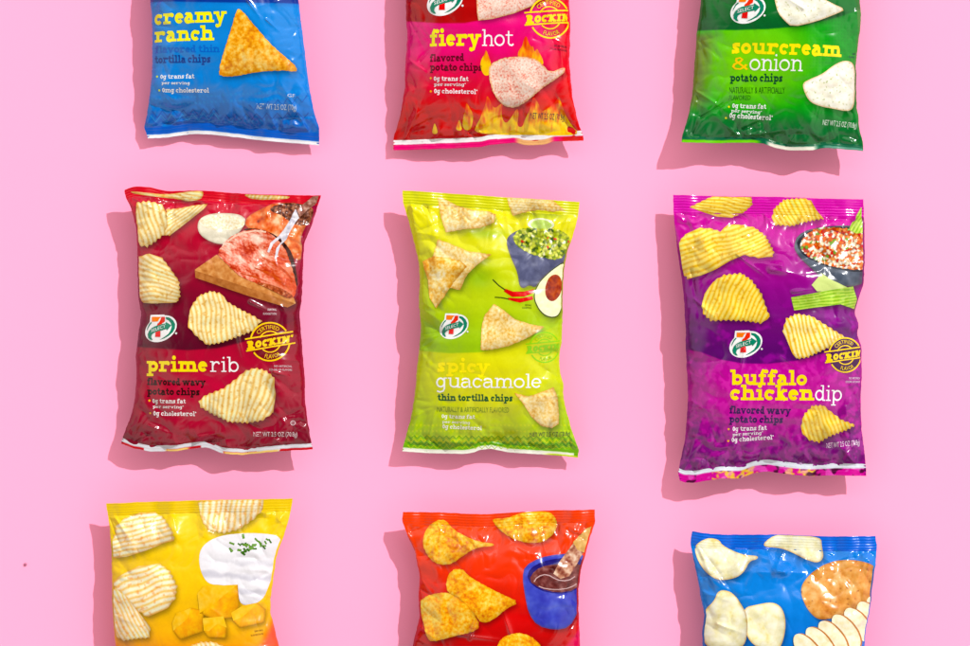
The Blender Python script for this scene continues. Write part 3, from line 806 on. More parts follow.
cb4 = curve_band([(120, 345), (140, 347), (190, 350), (220, 348), (245, 342), (265, 333), (310, 315)])
def paint(x, y):
    up = ramp((y - 195) / 150, [(0, (212, 4, 60)), (.3, (184, 0, 56)), (.6, (145, 0, 52)), (1, (96, 0, 44))])
    up = mix(up, rgb(120, 15, 70), .5 * sstep(285, 312, x) * (1 - sstep(250, 300, y)))
    d = np.hypot((x - 215) / 85, (y - 385) / 60)
    c = ramp(d, [(0, (196, 10, 66)), (.6, (180, 4, 58)), (1.1, (148, 0, 50)), (1.6, (108, 0, 42))])
    return mix(up, c, sstep(-.8, .8, y - cb4(x)))
def sb_(x, y, k):
    c = mix(full(rgb(225, 225, 232), x), rgb(200, 10, 40), sstep(.55, .7, k) * ((np.sin(x / 9) > -.3) * 1.0))
    return mix(c, rgb(245, 205, 120), sstep(.6, .75, k) * (sstep(164, 168, x) * (1 - sstep(186, 192, x)) + sstep(222, 226, x) * (1 - sstep(276, 282, x))))
build_bag(b, paint, lambda x, y, k: full(rgb(218, 5, 52), x), sb_, GROUP)
HI = (252, 240, 188); LO = (234, 190, 106)
pic(b, 'chip_picture', [smooth_poly(E(4, [(125, 48), (190, 54), (280, 62), (350, 52), (430, 42), (440, 60), (425, 85), (370, 92), (330, 80), (240, 72), (150, 60)]), 1)], ridges(15, 4, HI, LO, 3), .8)
pic(b, 'chip_picture', [smooth_poly(E(4, [(600, 60), (660, 63), (740, 66), (806, 69), (790, 82), (650, 86)]), 1)], ridges(110, 4, HI, LO, 4), .8)
pic(b, 'chip_picture', [zigzag(E(4, [(284, 125), (340, 120), (400, 108), (457, 102), (440, 127), (390, 167), (340, 207), (300, 237), (275, 232), (288, 190)]), -40, 3.2, .7)], ridges(-40, 3.4, HI, LO, 5), .7)
pic(b, 'chip_picture', [zigzag(E(4, [(158, 97), (215, 92), (265, 105), (285, 140), (290, 190), (280, 230), (235, 265), (205, 283), (175, 278), (166, 260), (158, 180)]), 72, 5, 1.0)], ridges(72, 5.2, HI, LO, 6), .7, 2)
pic(b, 'chip_picture', [zigzag(E(4, [(165, 325), (215, 312), (270, 330), (310, 380), (345, 430), (350, 490), (335, 517), (250, 521), (190, 519), (166, 490)]), 12, 4.2, .8)], ridges(14, 4.4, HI, LO, 7, .45), .7)
pic(b, 'chip_picture', [zigzag(E(4, [(383, 620), (386, 570), (398, 530), (430, 488), (480, 470), (522, 480), (550, 516), (600, 545), (660, 575), (692, 598)]) + E(5, [(640, 40), (610, 80), (550, 104), (480, 128), (430, 136), (385, 100), (362, 72)]), 80, 4.4, .9)], ridges(82, 4.6, HI, LO, 8), .7)
pic(b, 'chip_picture', [zigzag(E(5, [(393, 355), (420, 332), (490, 305), (540, 268), (575, 237), (615, 225), (655, 235), (687, 262), (692, 330), (682, 400), (640, 430), (580, 440), (510, 436), (440, 402), (400, 377)]), 106, 4.8, 1.0)], ridges(106, 5, HI, LO, 9, .2), .7)
bowl = smooth_poly(E(4, [(417, 200), (425, 165), (470, 143), (540, 140), (600, 148), (622, 175), (600, 215), (560, 260), (520, 276), (470, 262), (430, 235)]), 2)
pic(b, 'bowl_picture', [bowl], speck([(0, (214, 205, 180)), (1, (240, 234, 214))], 8, 3, 1.5), 1.2, 1, None, [([ellipse(*E(4, [(520, 182)])[0], 22.5, 8, 3, 36)], speck([(0, (200, 180, 130)), (.35, (240, 225, 185)), (.7, (252, 244, 222)), (1, (255, 252, 240))], 2.2, 6, 2.4), .7)])
board = E(4, [(412, 380), (500, 318), (620, 360), (760, 440), (822, 500), (828, 520), (795, 538), (640, 490), (414, 412)])
pic(b, 'cutting_board_picture', [board], speck([(0, (178, 104, 52)), (.5, (212, 142, 80)), (1, (234, 176, 116))], 5, 3, 2.4), 1, 1, None,
    [([E(4, [(412, 384), (540, 425), (700, 478), (800, 512), (824, 520), (795, 538), (640, 492), (414, 414)])], speck([(0, (150, 84, 42)), (.5, (180, 112, 60)), (1, (205, 140, 84))], 6, 9, 2), 1)])
MEAT_ = speck([(0, (178, 50, 24)), (.3, (216, 86, 56)), (.5, (232, 128, 104)), (.7, (240, 164, 142)), (1, (252, 206, 186))], 3.2, 14, 2.3, 1.4)
MEAT = lambda x, y: mix(MEAT_(x * .8 + y * .5, (y * .8 - x * .5) * 1.9), rgb(214, 84, 40), .55 * sstep(262, 300, x * .75 + y * .25 + 10) )
ROAST = speck([(0, (120, 45, 22)), (.3, (215, 85, 35)), (.6, (235, 130, 75)), (1, (250, 205, 165))], 9, 15, 2.6, .4)
CRUST = speck([(0, (45, 18, 14)), (.4, (100, 52, 38)), (.7, (165, 100, 70)), (1, (225, 175, 145))], 3, 16, 2.6)
pic(b, 'meat_picture', [smooth_poly(E(4, [(612, 190), (625, 155), (680, 125), (740, 97), (830, 97), (900, 112), (893, 160), (862, 205), (845, 250), (856, 290), (854, 330), (830, 345), (760, 275), (700, 225), (640, 213)]), 1)], ROAST, .8, 2, None,
    [([smooth_poly(E(4, [(715, 120), (790, 92), (903, 112), (893, 185), (840, 195), (800, 178), (770, 150), (735, 140)]), 1)], CRUST, .8),
     ([smooth_poly(E(4, [(610, 206), (680, 208), (750, 235), (800, 285), (822, 340), (834, 410), (836, 450), (822, 440), (806, 380), (780, 310), (740, 255), (690, 222), (620, 218)]), 1)], speck([(0, (30, 14, 18)), (1, (110, 50, 34))], 3, 3, 2), .8),
     ([ragged(smooth_poly(E(4, [(498, 312), (540, 252), (600, 218), (680, 208), (738, 235), (785, 290), (812, 370), (832, 440), (826, 492), (803, 502), (740, 468), (680, 442), (600, 412), (540, 352)]), 2), .5, 4, 8)], MEAT, .7),
     ([stroke(E(4, [(545, 262), (575, 240), (610, 226), (660, 216), (705, 222)]), 1.6)], speck([(0, (236, 178, 150)), (1, (255, 226, 205))], 2, 5, 2), .8),
     ([stroke(E(4, [(690, 330), (740, 352), (790, 392), (822, 430)]), [.6, 2.6, 2.2, .6]), stroke(E(4, [(660, 372), (720, 396), (775, 432), (812, 470)]), [.6, 3, 2.4, .6]), stroke(E(4, [(600, 395), (660, 410), (710, 430)]), [.5, 1.8, .5])], speck([(0, (178, 56, 22)), (1, (226, 104, 52))], 3, 8, 2), .8),
     ([smooth_poly(E(4, [(655, 430), (720, 440), (780, 462), (822, 492), (800, 503), (735, 468)]), 1)], speck([(0, (90, 30, 20)), (.6, (190, 90, 50)), (1, (240, 200, 160))], 3, 5, 2.4), .8)])
pic(b, 'fork_picture', [E(13, [(330, 180), (362, 258), (330, 300), (290, 370), (250, 462), (196, 512), (162, 640), (144, 640), (160, 540), (212, 475), (198, 448), (132, 505), (97, 582), (79, 575), (110, 490), (178, 432), (228, 370), (280, 290)])],
    speck([(0, (170, 165, 180)), (.5, (225, 222, 232)), (1, (255, 255, 255))], 5, 3, 2.2), .8, 4, None,
    [([E(13, [(340, 190), (400, 130), (490, 60), (566, 52), (552, 98), (470, 165), (368, 246)])], speck([(0, (110, 60, 50)), (.5, (168, 112, 96)), (1, (225, 190, 175))], 4, 6, 2.4), .8)])
logo(b, 163.2, 328.4, 1.0)
stamp(b, 271.6, 341.5, 19.4, 0, (255, 208, 0), (120, 5, 38), 3)
words(b, 'flavor_title', [('prime', .34, 5, 190, 240, 430, 240, 44, (255, 232, 40)), ('rib', .15, 5, 441, 240, 551, 241, 44, (255, 255, 255))])
words(b, 'description_text', [('flavored wavy', .28, 5, 191, 292, 422, 294, 23, (52, 4, 18)), ('potato chips', .28, 5, 191, 330, 398, 332, 23, (52, 4, 18))])
words(b, 'nutrition_text', [('0g trans fat', .26, 5, 212, 362, 344, 363, 16, (255, 248, 248)), ('per serving*', .22, 5, 213, 382, 334, 383, 11, (255, 248, 248)), ('0g cholesterol*', .26, 5, 215, 411, 383, 413, 17, (255, 248, 248))])
bullets(b, 5, [(200, 353), (202, 402)], 1.1, (255, 190, 30))
words(b, 'net_weight_text', [('NET WT 2.5 OZ (70.8g)', None, 5, 604, 493, 774, 494, 19, (245, 225, 228))])
words(b, 'small_print', [('SERVING', None, 4, 714, 551, 750, 552, 9, (235, 215, 220)), ('SUGGESTION', None, 4, 696, 568, 750, 569, 9, (235, 215, 220))])
words(b, 'small_print', [('NO ARTIFICIAL', None, 5, 688, 222, 755, 223, 8, (235, 215, 220)), ('COLORS OR FLAVORS', None, 5, 668, 235, 755, 237, 8, (235, 215, 220))])
q = E(5, [(757, 441)])[0]
decal(b, 'dairy_symbol', [([stroke(ring_pts(q[0], q[1], 2.2, 2.2, 0, 181), .6), stroke(ring_pts(q[0], q[1], 2.2, 2.2, 180, 361), .6)], solid(235, 215, 220), 1.0), (place(sans('D'), None, q[0] - .8, q[1] + 1.1, q[0] + .9, q[1] + 1.1, 2.2), solid(235, 215, 220))], 1)

# ================================================================== spicy guacamole
b = Bag('chip_bag', 'lime green bag picturing a stone bowl of guacamole, half an avocado and red chilies',
        E(6, [(97, 45), (100, 105), (125, 180), (150, 280), (168, 360), (172, 430), (168, 530), (177, 620)]) + E(7, [(165, 60), (160, 130), (151, 200), (145, 280), (135, 360), (122, 430), (105, 490), (88, 550)]),
        E(6, [(860, 95), (850, 170), (828, 250), (805, 310), (790, 400), (785, 500), (785, 600)]) + E(7, [(737, 0), (733, 100), (723, 170), (726, 230), (741, 280), (740, 330), (755, 400), (780, 480), (804, 545), (800, 576)]),
        E(6, [(97, 45), (250, 55), (500, 72), (700, 85), (860, 95)]),
        E(7, [(88, 551), (200, 559), (340, 561), (380, 556), (400, 545), (450, 541), (520, 556), (640, 563), (740, 570), (800, 577)]), seed=47, sb=8, st=14, mat=FILM_MATTE,
        creases=[(416, 305, 442, 322, 3.4, 3), (420, 318, 446, 335, 3, -2.6), (410, 345, 432, 352, 3, 2.2), (470, 446, 484, 436, 2.4, 3.4), (476, 446, 500, 440, 2.4, -2.4), (408, 210, 422, 270, 4, -2.2), (566, 385, 560, 400, 2.6, 2.4), (404, 440, 430, 420, 3, 2), (572, 440, 560, 420, 3, 2.2)], zbot=(-4, -4), ztop=(4, 2))
cb7 = curve_band([(400, 348), (425, 351), (450, 353), (480, 352), (505, 346), (530, 338), (555, 326), (575, 316)])
def zz(x, y, c, rows, per, amp, dark):
    z = np.abs((x / per) % 1 * 2 - 1) * amp
    for yy, st in rows: c = mix(c, rgb(*dark), st * (1 - sstep(.6, 1.4, np.abs(y - yy - z))))
    return c
def paint(x, y):
    up = ramp((y - 195) / 150, [(0, (244, 234, 0)), (.3, (228, 226, 0)), (.7, (192, 214, 6)), (1, (160, 202, 10))])
    up = blobs(up, x, y, [(486, 234, 26, 7, .5), (478, 278, 22, 16, .6), (545, 216, 28, 6, .4), (520, 300, 22, 8, .3), (440, 330, 30, 14, .3)], (120, 170, 10))
    d = np.hypot((x - 490) / 80, (y - 372) / 52)
    c = ramp(d, [(0, (228, 224, 0)), (.6, (218, 221, 0)), (1.1, (188, 212, 8)), (1.7, (154, 198, 16))])
    c = zz(x, y, c, ((440, .5), (444, .55), (449, .6)), 8, 4, (70, 150, 20))
    for yy in (425, 431, 436): c = mix(c, rgb(235, 235, 60), .45 * ((x % 4) < 1.7) * (1 - sstep(.6, 1.3, np.abs(y - yy))))
    c = mix(c, rgb(90, 160, 20), sstep(440, 455, y) * .35)
    return mix(up, c, sstep(-.7, .7, y - cb7(x)))
def sb_(x, y, k):
    c = mix(full(rgb(120, 180, 20), x), rgb(248, 248, 235), sstep(.45, .58, k) * (x < 574))
    return mix(c, rgb(190, 215, 20), sstep(.75, .85, k) * sstep(540, 556, x))
build_bag(b, paint, lambda x, y, k: mix(full(rgb(226, 226, 0), x), rgb(180, 195, 0), .35 * (np.sin(k * 30) > .3)), sb_, GROUP)
TORT = lambda sd, warm=0: speck([(0, (218 - warm, 160 - warm, 62)), (.3, (236, 196, 112)), (.55, (244, 218, 150)), (1, (254, 240, 196))], 2.8, sd, 2.5, .5 + warm * .01)
pic(b, 'chip_picture', [ragged(E(6, [(248, 75), (270, 78), (330, 110), (400, 130), (460, 135), (499, 150), (490, 185), (430, 210), (360, 215), (285, 228), (265, 170), (255, 120)]), .5, 3, 1)], TORT(21), .7)
pic(b, 'chip_picture', [ragged(E(6, [(543, 62), (640, 70), (740, 85), (797, 132), (740, 137), (680, 130), (620, 140), (572, 156), (555, 110)]), .5, 3, 2)], TORT(22), .7)
pic(b, 'chip_picture', [ragged(E(6, [(250, 257), (300, 275), (380, 310), (482, 322), (420, 365), (375, 410), (345, 476), (300, 465), (225, 345), (232, 320)]), .5, 3, 3)], TORT(23), .7)
pic(b, 'chip_picture', [ragged(E(6, [(184, 352), (230, 330), (300, 338), (350, 350), (374, 376), (320, 440), (280, 500), (243, 552), (215, 510), (208, 430), (192, 385)]), .5, 3, 4)], speck([(0, (225, 150, 35)), (.35, (240, 185, 80)), (.65, (250, 220, 140)), (1, (255, 242, 200))], 4, 25, 2.4, .8), .7, 2)
pic(b, 'chip_picture', [ragged(E(6, [(437, 630), (452, 580), (490, 534), (530, 560), (580, 600), (650, 622), (706, 632)]) + E(7, [(664, 47), (600, 90), (520, 124), (450, 139), (406, 141), (408, 90)]), .5, 3, 5)], TORT(26), .7)
pic(b, 'chip_picture', [ragged(E(7, [(541, 312), (600, 327), (650, 310), (700, 290), (716, 330), (722, 400), (720, 440), (692, 456), (650, 446), (610, 410), (580, 360)]), .5, 3, 6)], TORT(27, 10), .7)
GUAC = speck([(0, (50, 75, 15)), (.28, (110, 135, 25)), (.5, (175, 190, 45)), (.75, (220, 222, 90)), (1, (248, 245, 170))], 3.3, 31, 3.4)
def chopped(size, seed, pal, dark=.45):
    pos = np.cumsum([w for w, c in pal]); cs = np.array([c for w, c in pal], float) / 255
    def f(x, y):
        jx = x + 1.2 * (fbm(x, y, 3, seed, 1) - .5); jy = y + 1.2 * (fbm(x, y, 3, seed + 1, 1) - .5)
        v, d = cells(jx, jy, size, seed); i = np.clip(np.searchsorted(pos / pos[-1], v), 0, len(cs) - 1)
        return np.clip(cs[i] * (1.08 - dark * np.clip(d, 0, 1) ** 1.5)[:, None] * (1 + .3 * (fbm(x, y, 9, seed + 4, 2) - .5))[:, None], 0, 1)
    return f
guac = chopped(2.7, 31, [(3, (170, 185, 45)), (3, (200, 208, 75)), (2, (222, 226, 115)), (1.6, (120, 145, 30)), (.7, (70, 100, 25)), (.6, (210, 45, 20)), (.4, (235, 235, 180))])
pic(b, 'bowl_picture', [smooth_poly(E(6, [(541, 270), (556, 235), (620, 208), (700, 225), (826, 250), (812, 300), (800, 335), (780, 370), (725, 398), (682, 440), (668, 466), (640, 452), (618, 469), (598, 458), (592, 400), (562, 335)]), 2)],
    speck([(0, (58, 62, 88)), (.5, (90, 94, 126)), (1, (132, 138, 168))], 8, 6, 1.2, .1), .8, 1, None,
    [([smooth_poly(E(6, [(640, 205), (632, 190), (650, 170), (695, 163), (745, 178), (752, 205), (700, 225)]), 2)], solid(238, 244, 205), .9),
     ([smooth_poly(E(6, [(650, 205), (645, 190), (660, 177), (695, 170), (735, 184), (742, 205), (700, 218)]), 2)], speck([(0, (168, 205, 80)), (1, (214, 232, 140))], 4, 3, 2), .9),
     ([ragged(smooth_poly(E(6, [(566, 262), (582, 225), (630, 205), (690, 212), (770, 210), (824, 250), (806, 310), (770, 347), (700, 337), (620, 312)]), 2), .8, 3, 5)], guac, .65)])
av = smooth_poly(E(6, [(660, 520), (662, 480), (690, 430), (740, 385), (798, 345), (792, 400), (787, 520), (772, 585), (735, 597), (690, 575)]), 2)
avc = np.array(av).mean(0)
pic(b, 'avocado_picture', [av], solid(70, 85, 25), 1.2, 2, None,
    [([[(avc[0] + (p[0] - avc[0]) * .95, avc[1] + (p[1] - avc[1]) * .955) for p in av]], speck([(0, (225, 228, 130)), (.4, (242, 242, 190)), (1, (255, 255, 235))], 9, 4, 1.6), 1),
     ([ellipse(*E(6, [(745, 465)])[0], 8.2, 13.5, 12, 30)], speck([(0, (110, 25, 10)), (.5, (165, 60, 22)), (1, (215, 110, 50))], 6, 4, 2), .8)])
decal(b, 'chili_picture', [([stroke(E(6, [(535, 475), (570, 493), (620, 492), (662, 478)]), [3, 5.4, 5, 3.4]), stroke(E(6, [(550, 512), (600, 520), (656, 508)]), [2, 4.4, 3.4])], speck([(0, (190, 5, 10)), (.6, (225, 20, 20)), (1, (255, 120, 90))], 3, 5, 2), .8),
                     ([stroke(E(6, [(485, 430), (510, 455), (540, 476)]), 1.1), stroke(E(6, [(494, 506), (520, 507), (554, 514)]), 1.0)], solid(60, 75, 20), .8)], 1)
logo(b, *E(7, [(300, 46)])[0], .94, 3, .93)
stamp(b, *E(7, [(663, 130)])[0], 15.3, 4, (150, 215, 40), None, 1)
words(b, 'flavor_title', [('spicy', .34, 7, 233, 229, 444, 233, 42, (255, 240, 0)), ('guacamole', .16, 7, 228, 291, 649, 293, 43, (255, 255, 255))])
words(b, 'description_text', [('thin tortilla chips', .3, 7, 234, 344, 534, 347, 23, (0, 92, 52))])
words(b, 'ingredient_text', [('NATURALLY & ARTIFICIALLY FLAVORED', None, 7, 232, 389, 520, 392, 22, (120, 150, 10))])
words(b, 'nutrition_text', [('0g trans fat', .24, 7, 250, 414, 384, 417, 15, (255, 255, 240)), ('per serving', .2, 7, 252, 434, 364, 438, 10, (255, 255, 240)), ('0g cholesterol', .24, 7, 253, 456, 411, 464, 16, (255, 255, 240))])
words(b, 'net_weight_text', [('NET WT 2.5 OZ (70.8g)', None, 7, 606, 491, 768, 487, 18, (60, 55, 60))])
words(b, 'small_print', [('SERVING', None, 6, 622, 543, 650, 544, 8, (70, 90, 10)), ('SUGGESTION', None, 6, 610, 554, 650, 555, 8, (70, 90, 10))])

for yy, cc in ((486, (96, 165, 20)), (500, (225, 228, 40)), (513, (70, 150, 22)), (526, (190, 215, 30))): zigline(7, 112, yy, 776, yy + 4, 26, 13, .8, cc)

# ================================================================== buffalo chicken dip
b = Bag('chip_bag', 'shiny purple bag picturing a bowl of dip and celery sticks',
        E(8, [(93, 40), (95, 120), (104, 200), (112, 280), (125, 360), (135, 450), (140, 540), (144, 600)]) + E(9, [(131, 90), (135, 160), (140, 260), (135, 350), (129, 420), (117, 480), (103, 545), (110, 580)]),
        E(8, [(863, 58), (866, 200), (866, 300), (860, 400), (836, 470), (823, 520), (834, 600)]) + E(9, [(770, 0), (778, 80), (780, 180), (776, 280), (780, 380), (788, 450), (797, 530), (797, 558)]),
        E(8, [(93, 40), (300, 45), (500, 48), (700, 55), (863, 58)]),
        E(9, [(103, 570), (120, 580), (160, 583), (210, 574), (260, 566), (330, 568), (380, 548), (430, 540), (470, 545), (520, 552), (600, 558), (680, 554), (797, 557)]), seed=59, sb=12, st=18,
        creases=[(778, 266, 742, 262, 9, 6.0), (768, 270, 802, 276, 5, 3.2), (735, 255, 765, 278, 2, 1.8), (790, 292, 812, 290, 3, 2.4), (742, 348, 732, 366, 2.4, 1.4), (742, 350, 736, 385, 2.6, 1.6), (690, 270, 700, 330, 3.5, -2.4), (694, 300, 716, 320, 3, 2.4),
                 (858, 290, 845, 320, 3, 2.8), (683, 345, 706, 355, 3, 2), (684, 460, 712, 430, 3.5, 2.2), (690, 400, 712, 415, 3, 1.6)], zbot=(2, 1), ztop=(0, 1))
cb9 = curve_band([(680, 348), (700, 352), (718, 359), (740, 363), (765, 363.5), (795, 360), (820, 353), (866, 335)])
def paint(x, y):
    up = ramp((y - 200) / 150, [(0, (222, 15, 170)), (.3, (196, 8, 158)), (.6, (145, 8, 138)), (1, (95, 5, 110))])
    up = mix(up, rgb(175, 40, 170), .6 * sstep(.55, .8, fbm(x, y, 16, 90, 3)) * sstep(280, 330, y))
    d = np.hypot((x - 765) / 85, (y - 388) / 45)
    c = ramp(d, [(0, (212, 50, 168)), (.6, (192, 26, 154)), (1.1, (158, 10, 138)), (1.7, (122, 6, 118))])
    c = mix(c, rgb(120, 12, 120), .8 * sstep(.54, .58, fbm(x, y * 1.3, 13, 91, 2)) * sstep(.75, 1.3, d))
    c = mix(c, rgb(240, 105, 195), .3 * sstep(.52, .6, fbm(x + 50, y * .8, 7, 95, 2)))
    return mix(up, c, sstep(-.7, .7, y - cb9(x)))
def st_(x, y, k): return mix(full(rgb(215, 18, 170), x), rgb(245, 90, 205), .5 * (np.abs(np.sin(k * 19)) > .85))
def sb_(x, y, k):
    n = fbm(x, y, 9, 96, 2)
    w = .36 + .05 * np.sin(x / 30)
    low = mix(full(rgb(215, 15, 155), x), rgb(235, 190, 70), ((x > 712) & (x < 758) | (x > 785) & (x < 815)) * sstep(.35, .5, n))
    low = mix(low, rgb(85, 10, 60), sstep(.62, .7, n)); low = mix(low, rgb(245, 150, 215), sstep(.6, .66, fbm(x, y, 9, 97, 1)) * .5)
    return mix(full(rgb(232, 238, 248), x), low, sstep(w, w + .08, k))
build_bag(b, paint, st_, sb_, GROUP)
HB = (254, 230, 120); LB = (238, 186, 48)
def wchip(n, pts, d, per, seed, lv=1, hi=HB, lo=LB, fan=0, am=1.0):
    P = pts if n is None else E(n, pts)
    pic(b, 'chip_picture', [zigzag(P, d, per, am)], ridges(d, per, hi, lo, seed, fan), .7, lv)
wchip(8, [(158, 90), (220, 60), (260, 42), (410, 45), (413, 80), (380, 110), (330, 133), (270, 129), (210, 108)], 12, 3.6, 41, am=.6)
wchip(8, [(490, 135), (500, 95), (540, 60), (620, 52), (650, 65), (672, 100), (699, 137), (640, 147), (570, 167), (500, 163)], 68, 4.2, 42)
wchip(8, [(106, 245), (140, 200), (200, 173), (250, 178), (280, 190), (310, 162), (360, 160), (420, 173), (462, 208), (492, 270), (488, 292), (430, 297), (370, 285), (320, 307), (250, 347), (200, 367), (150, 380), (125, 350), (114, 290)], -20, 4.4, 43, fan=.12)
wchip(8, [(203, 490), (215, 440), (250, 390), (290, 365), (360, 358), (400, 385), (440, 440), (460, 500), (473, 532), (440, 559), (380, 549), (300, 546), (240, 549), (210, 522)], 112, 4.6, 44, fan=.15)
wchip(None, E(8, [(523, 590), (538, 540), (580, 520), (640, 530), (690, 560), (740, 590), (775, 610)]) + E(9, [(722, 48), (650, 82), (570, 118), (530, 124), (512, 100), (490, 45)]), 72, 4.4, 45, hi=(255, 244, 175))
wchip(9, [(550, 370), (558, 330), (590, 295), (630, 294), (660, 318), (700, 348), (754, 368), (720, 387), (660, 407), (620, 432), (580, 422), (556, 397)], 70, 4.2, 46)
dip = chopped(2.6, 51, [(3, (225, 105, 40)), (2.2, (238, 150, 80)), (2.6, (245, 228, 195)), (2, (255, 248, 232)), (1.2, (195, 60, 25)), (.7, (120, 165, 55)), (.7, (205, 35, 25))])
pic(b, 'bowl_picture', [smooth_poly(E(8, [(574, 245), (590, 205), (640, 178), (760, 163), (872, 168), (872, 385), (835, 408), (760, 412), (690, 380), (620, 322), (580, 275)]), 1)],
    speck([(0, (40, 48, 62)), (.5, (78, 88, 104)), (1, (130, 140, 155))], 14, 6, 1.4), .9, 1, None,
    [([smooth_poly(E(8, [(582, 245), (600, 208), (650, 182), (760, 168), (872, 173), (872, 352), (800, 352), (700, 332), (612, 290)]), 1)], solid(35, 38, 50), 1.2),
     ([ragged(smooth_poly(E(8, [(594, 250), (615, 210), (675, 170), (760, 174), (872, 182), (872, 342), (800, 344), (700, 326), (620, 286)]), 1), .8, 3, 3)], dip, .65)])
CEL = lambda sd: ridges(-8, 3.2, (190, 222, 90), (118, 175, 40), sd, 0, (215, 235, 150))
pic(b, 'celery_picture', [E(8, [(640, 405), (682, 358), (720, 383), (790, 415), (700, 432), (662, 430)])], solid(210, 228, 140), 1, 2)
pic(b, 'celery_picture', [E(8, [(558, 455), (700, 428), (812, 410), (836, 480), (822, 502), (760, 482), (570, 507)])], CEL(3), .8, 2.5)
pic(b, 'celery_picture', [E(8, [(800, 182), (852, 92), (872, 85), (872, 192), (830, 197)])], ridges(-62, 3, (205, 230, 100), (130, 185, 40), 4, 0, (220, 240, 160)), .8, 2.5)
logo(b, 743.6, 343.9, .99, 0)
stamp(b, *E(9, [(712, 110)])[0], 17.4, 2, (250, 215, 0), (72, 6, 78), 3)
words(b, 'flavor_title', [('buffalo', .34, 9, 288, 219, 568, 221, 42, (255, 232, 0)), ('chicken', .34, 9, 288, 275, 596, 276, 43, (255, 232, 0)), ('dip', .15, 9, 599, 277, 700, 279, 43, (255, 255, 255))])
words(b, 'description_text', [('flavored wavy', .28, 9, 287, 324, 511, 327, 23, (58, 4, 92)), ('potato chips', .28, 9, 286, 358, 483, 360, 23, (58, 4, 92))])
words(b, 'nutrition_text', [('0g trans fat', .26, 9, 300, 389, 426, 385, 16, (255, 245, 252)), ('per serving*', .22, 9, 300, 408, 412, 401, 11, (255, 245, 252)), ('0g cholesterol*', .26, 9, 298, 430, 452, 420, 16, (255, 245, 252))])
bullets(b, 9, [(285, 382), (285, 426)], 1.1, (255, 190, 20))
words(b, 'net_weight_text', [('NET WT 2.5 OZ (70.8g)', None, 9, 648, 453, 772, 441, 20, (250, 225, 245))])
words(b, 'small_print', [('NO ARTIFICIAL', None, 9, 728, 199, 776, 200, 8, (245, 225, 245)), ('COLORS OR FLAVORS', None, 9, 715, 212, 776, 213, 8, (245, 225, 245))])

# ================================================================== yellow bag (bottom left)
b = Bag('chip_bag', 'yellow bag with orange streaked wavy chips, chive topped sour cream and cheese chunks',
        E(10, [(110, 55), (115, 95), (125, 160), (132, 250), (135, 350), (135, 450), (142, 560), (150, 646)]) + [(117, 680), (112, 720), (104, 748), (104, 762)],
        E(10, [(882, 35), (868, 110), (840, 200), (815, 270), (800, 370), (790, 450), (790, 510), (805, 560), (825, 646)]) + [(284, 690), (290, 730), (296, 764)],
        E(10, [(110, 55), (250, 49), (500, 42), (700, 38), (882, 35)]), [(104, 764), (200, 760), (296, 764)], seed=67, A=22, mat=FILM_MATTE, crumple=.8,
        creases=[(110, 518, 123, 550, 1.8, -3.4), (270, 612, 262, 640, 4, -2.6), (276, 560, 268, 590, 3, 2)], zbot=(0, 2), ztop=(2, 2), pleat=.7)
def paint(x, y):
    c = ramp((y - 500) / 150, [(0, (250, 218, 20)), (.5, (250, 206, 18)), (.85, (250, 186, 22)), (1, (248, 160, 26))])
    c = mix(c, rgb(245, 95, 70), sstep(0, 12, x - (279 - (y - 590) * .42)) * sstep(590, 612, y))
    c = mix(c, rgb(230, 95, 50), sstep(640, 652, y) * .7)
    return blobs(c, x, y, [(150, 560, 30, 8, .3), (165, 612, 25, 8, .25), (215, 636, 40, 8, .25)], (205, 165, 10))
build_bag(b, paint, lambda x, y, k: mix(full(rgb(248, 212, 18), x), rgb(222, 184, 10), .5 * (np.sin(k * 36) > .2)), lambda x, y, k: full(rgb(240, 150, 30), x), GROUP)
HY = (254, 242, 208); LY = (248, 200, 112)
for pts, d, per, sd, lv in (([(130, 215), (150, 180), (150, 150), (190, 115), (250, 92), (310, 92), (350, 115), (385, 160), (398, 205), (350, 217), (280, 247), (200, 272), (140, 281), (131, 262)], -12, 4.6, 61, 1),
                        ([(488, 50), (600, 35), (762, 35), (758, 80), (720, 120), (660, 160), (600, 176), (540, 165), (505, 120)], 98, 5.4, 62, 1),
                        ([(136, 385), (180, 345), (250, 310), (340, 299), (382, 330), (412, 390), (405, 440), (370, 482), (290, 517), (230, 480), (180, 430)], -20, 5.4, 63, 1),
                        ([(133, 420), (150, 400), (200, 430), (250, 490), (302, 560), (297, 602), (240, 607), (190, 617), (157, 602), (138, 520)], 62, 4.2, 64, 2),
                        ([(460, 660), (470, 632), (510, 618), (560, 617), (600, 634), (625, 665), (640, 720), (600, 760), (480, 740)], 70, 4.6, 65, 1)):
    pic(b, 'chip_picture', [zigzag(E(10, pts), d, per, .9)], ridges(d, per, HY, LY, sd, 0, (236, 128, 40)), .7, lv)
cream = smooth_poly(E(10, [(499, 270), (512, 228), (560, 193), (640, 177), (740, 174), (842, 188), (816, 270), (800, 350), (785, 390), (762, 450), (705, 472), (668, 462), (662, 405), (600, 384), (540, 382), (508, 330)]), 2)
def creamp(x, y):
    v = np.sin((y - 545 - (x - 240) * .08) / 2.3 + 2.5 * fbm(x, y, 14, 3, 2)) * sstep(553, 570, y)
    return mix(full(rgb(240, 238, 243), x), rgb(165, 163, 180), np.clip(v, 0, 1) * .42 + .2 * sstep(590, 604, y) * (1 - sstep(596, 612, y)))
rs = random.Random(4); ch = []
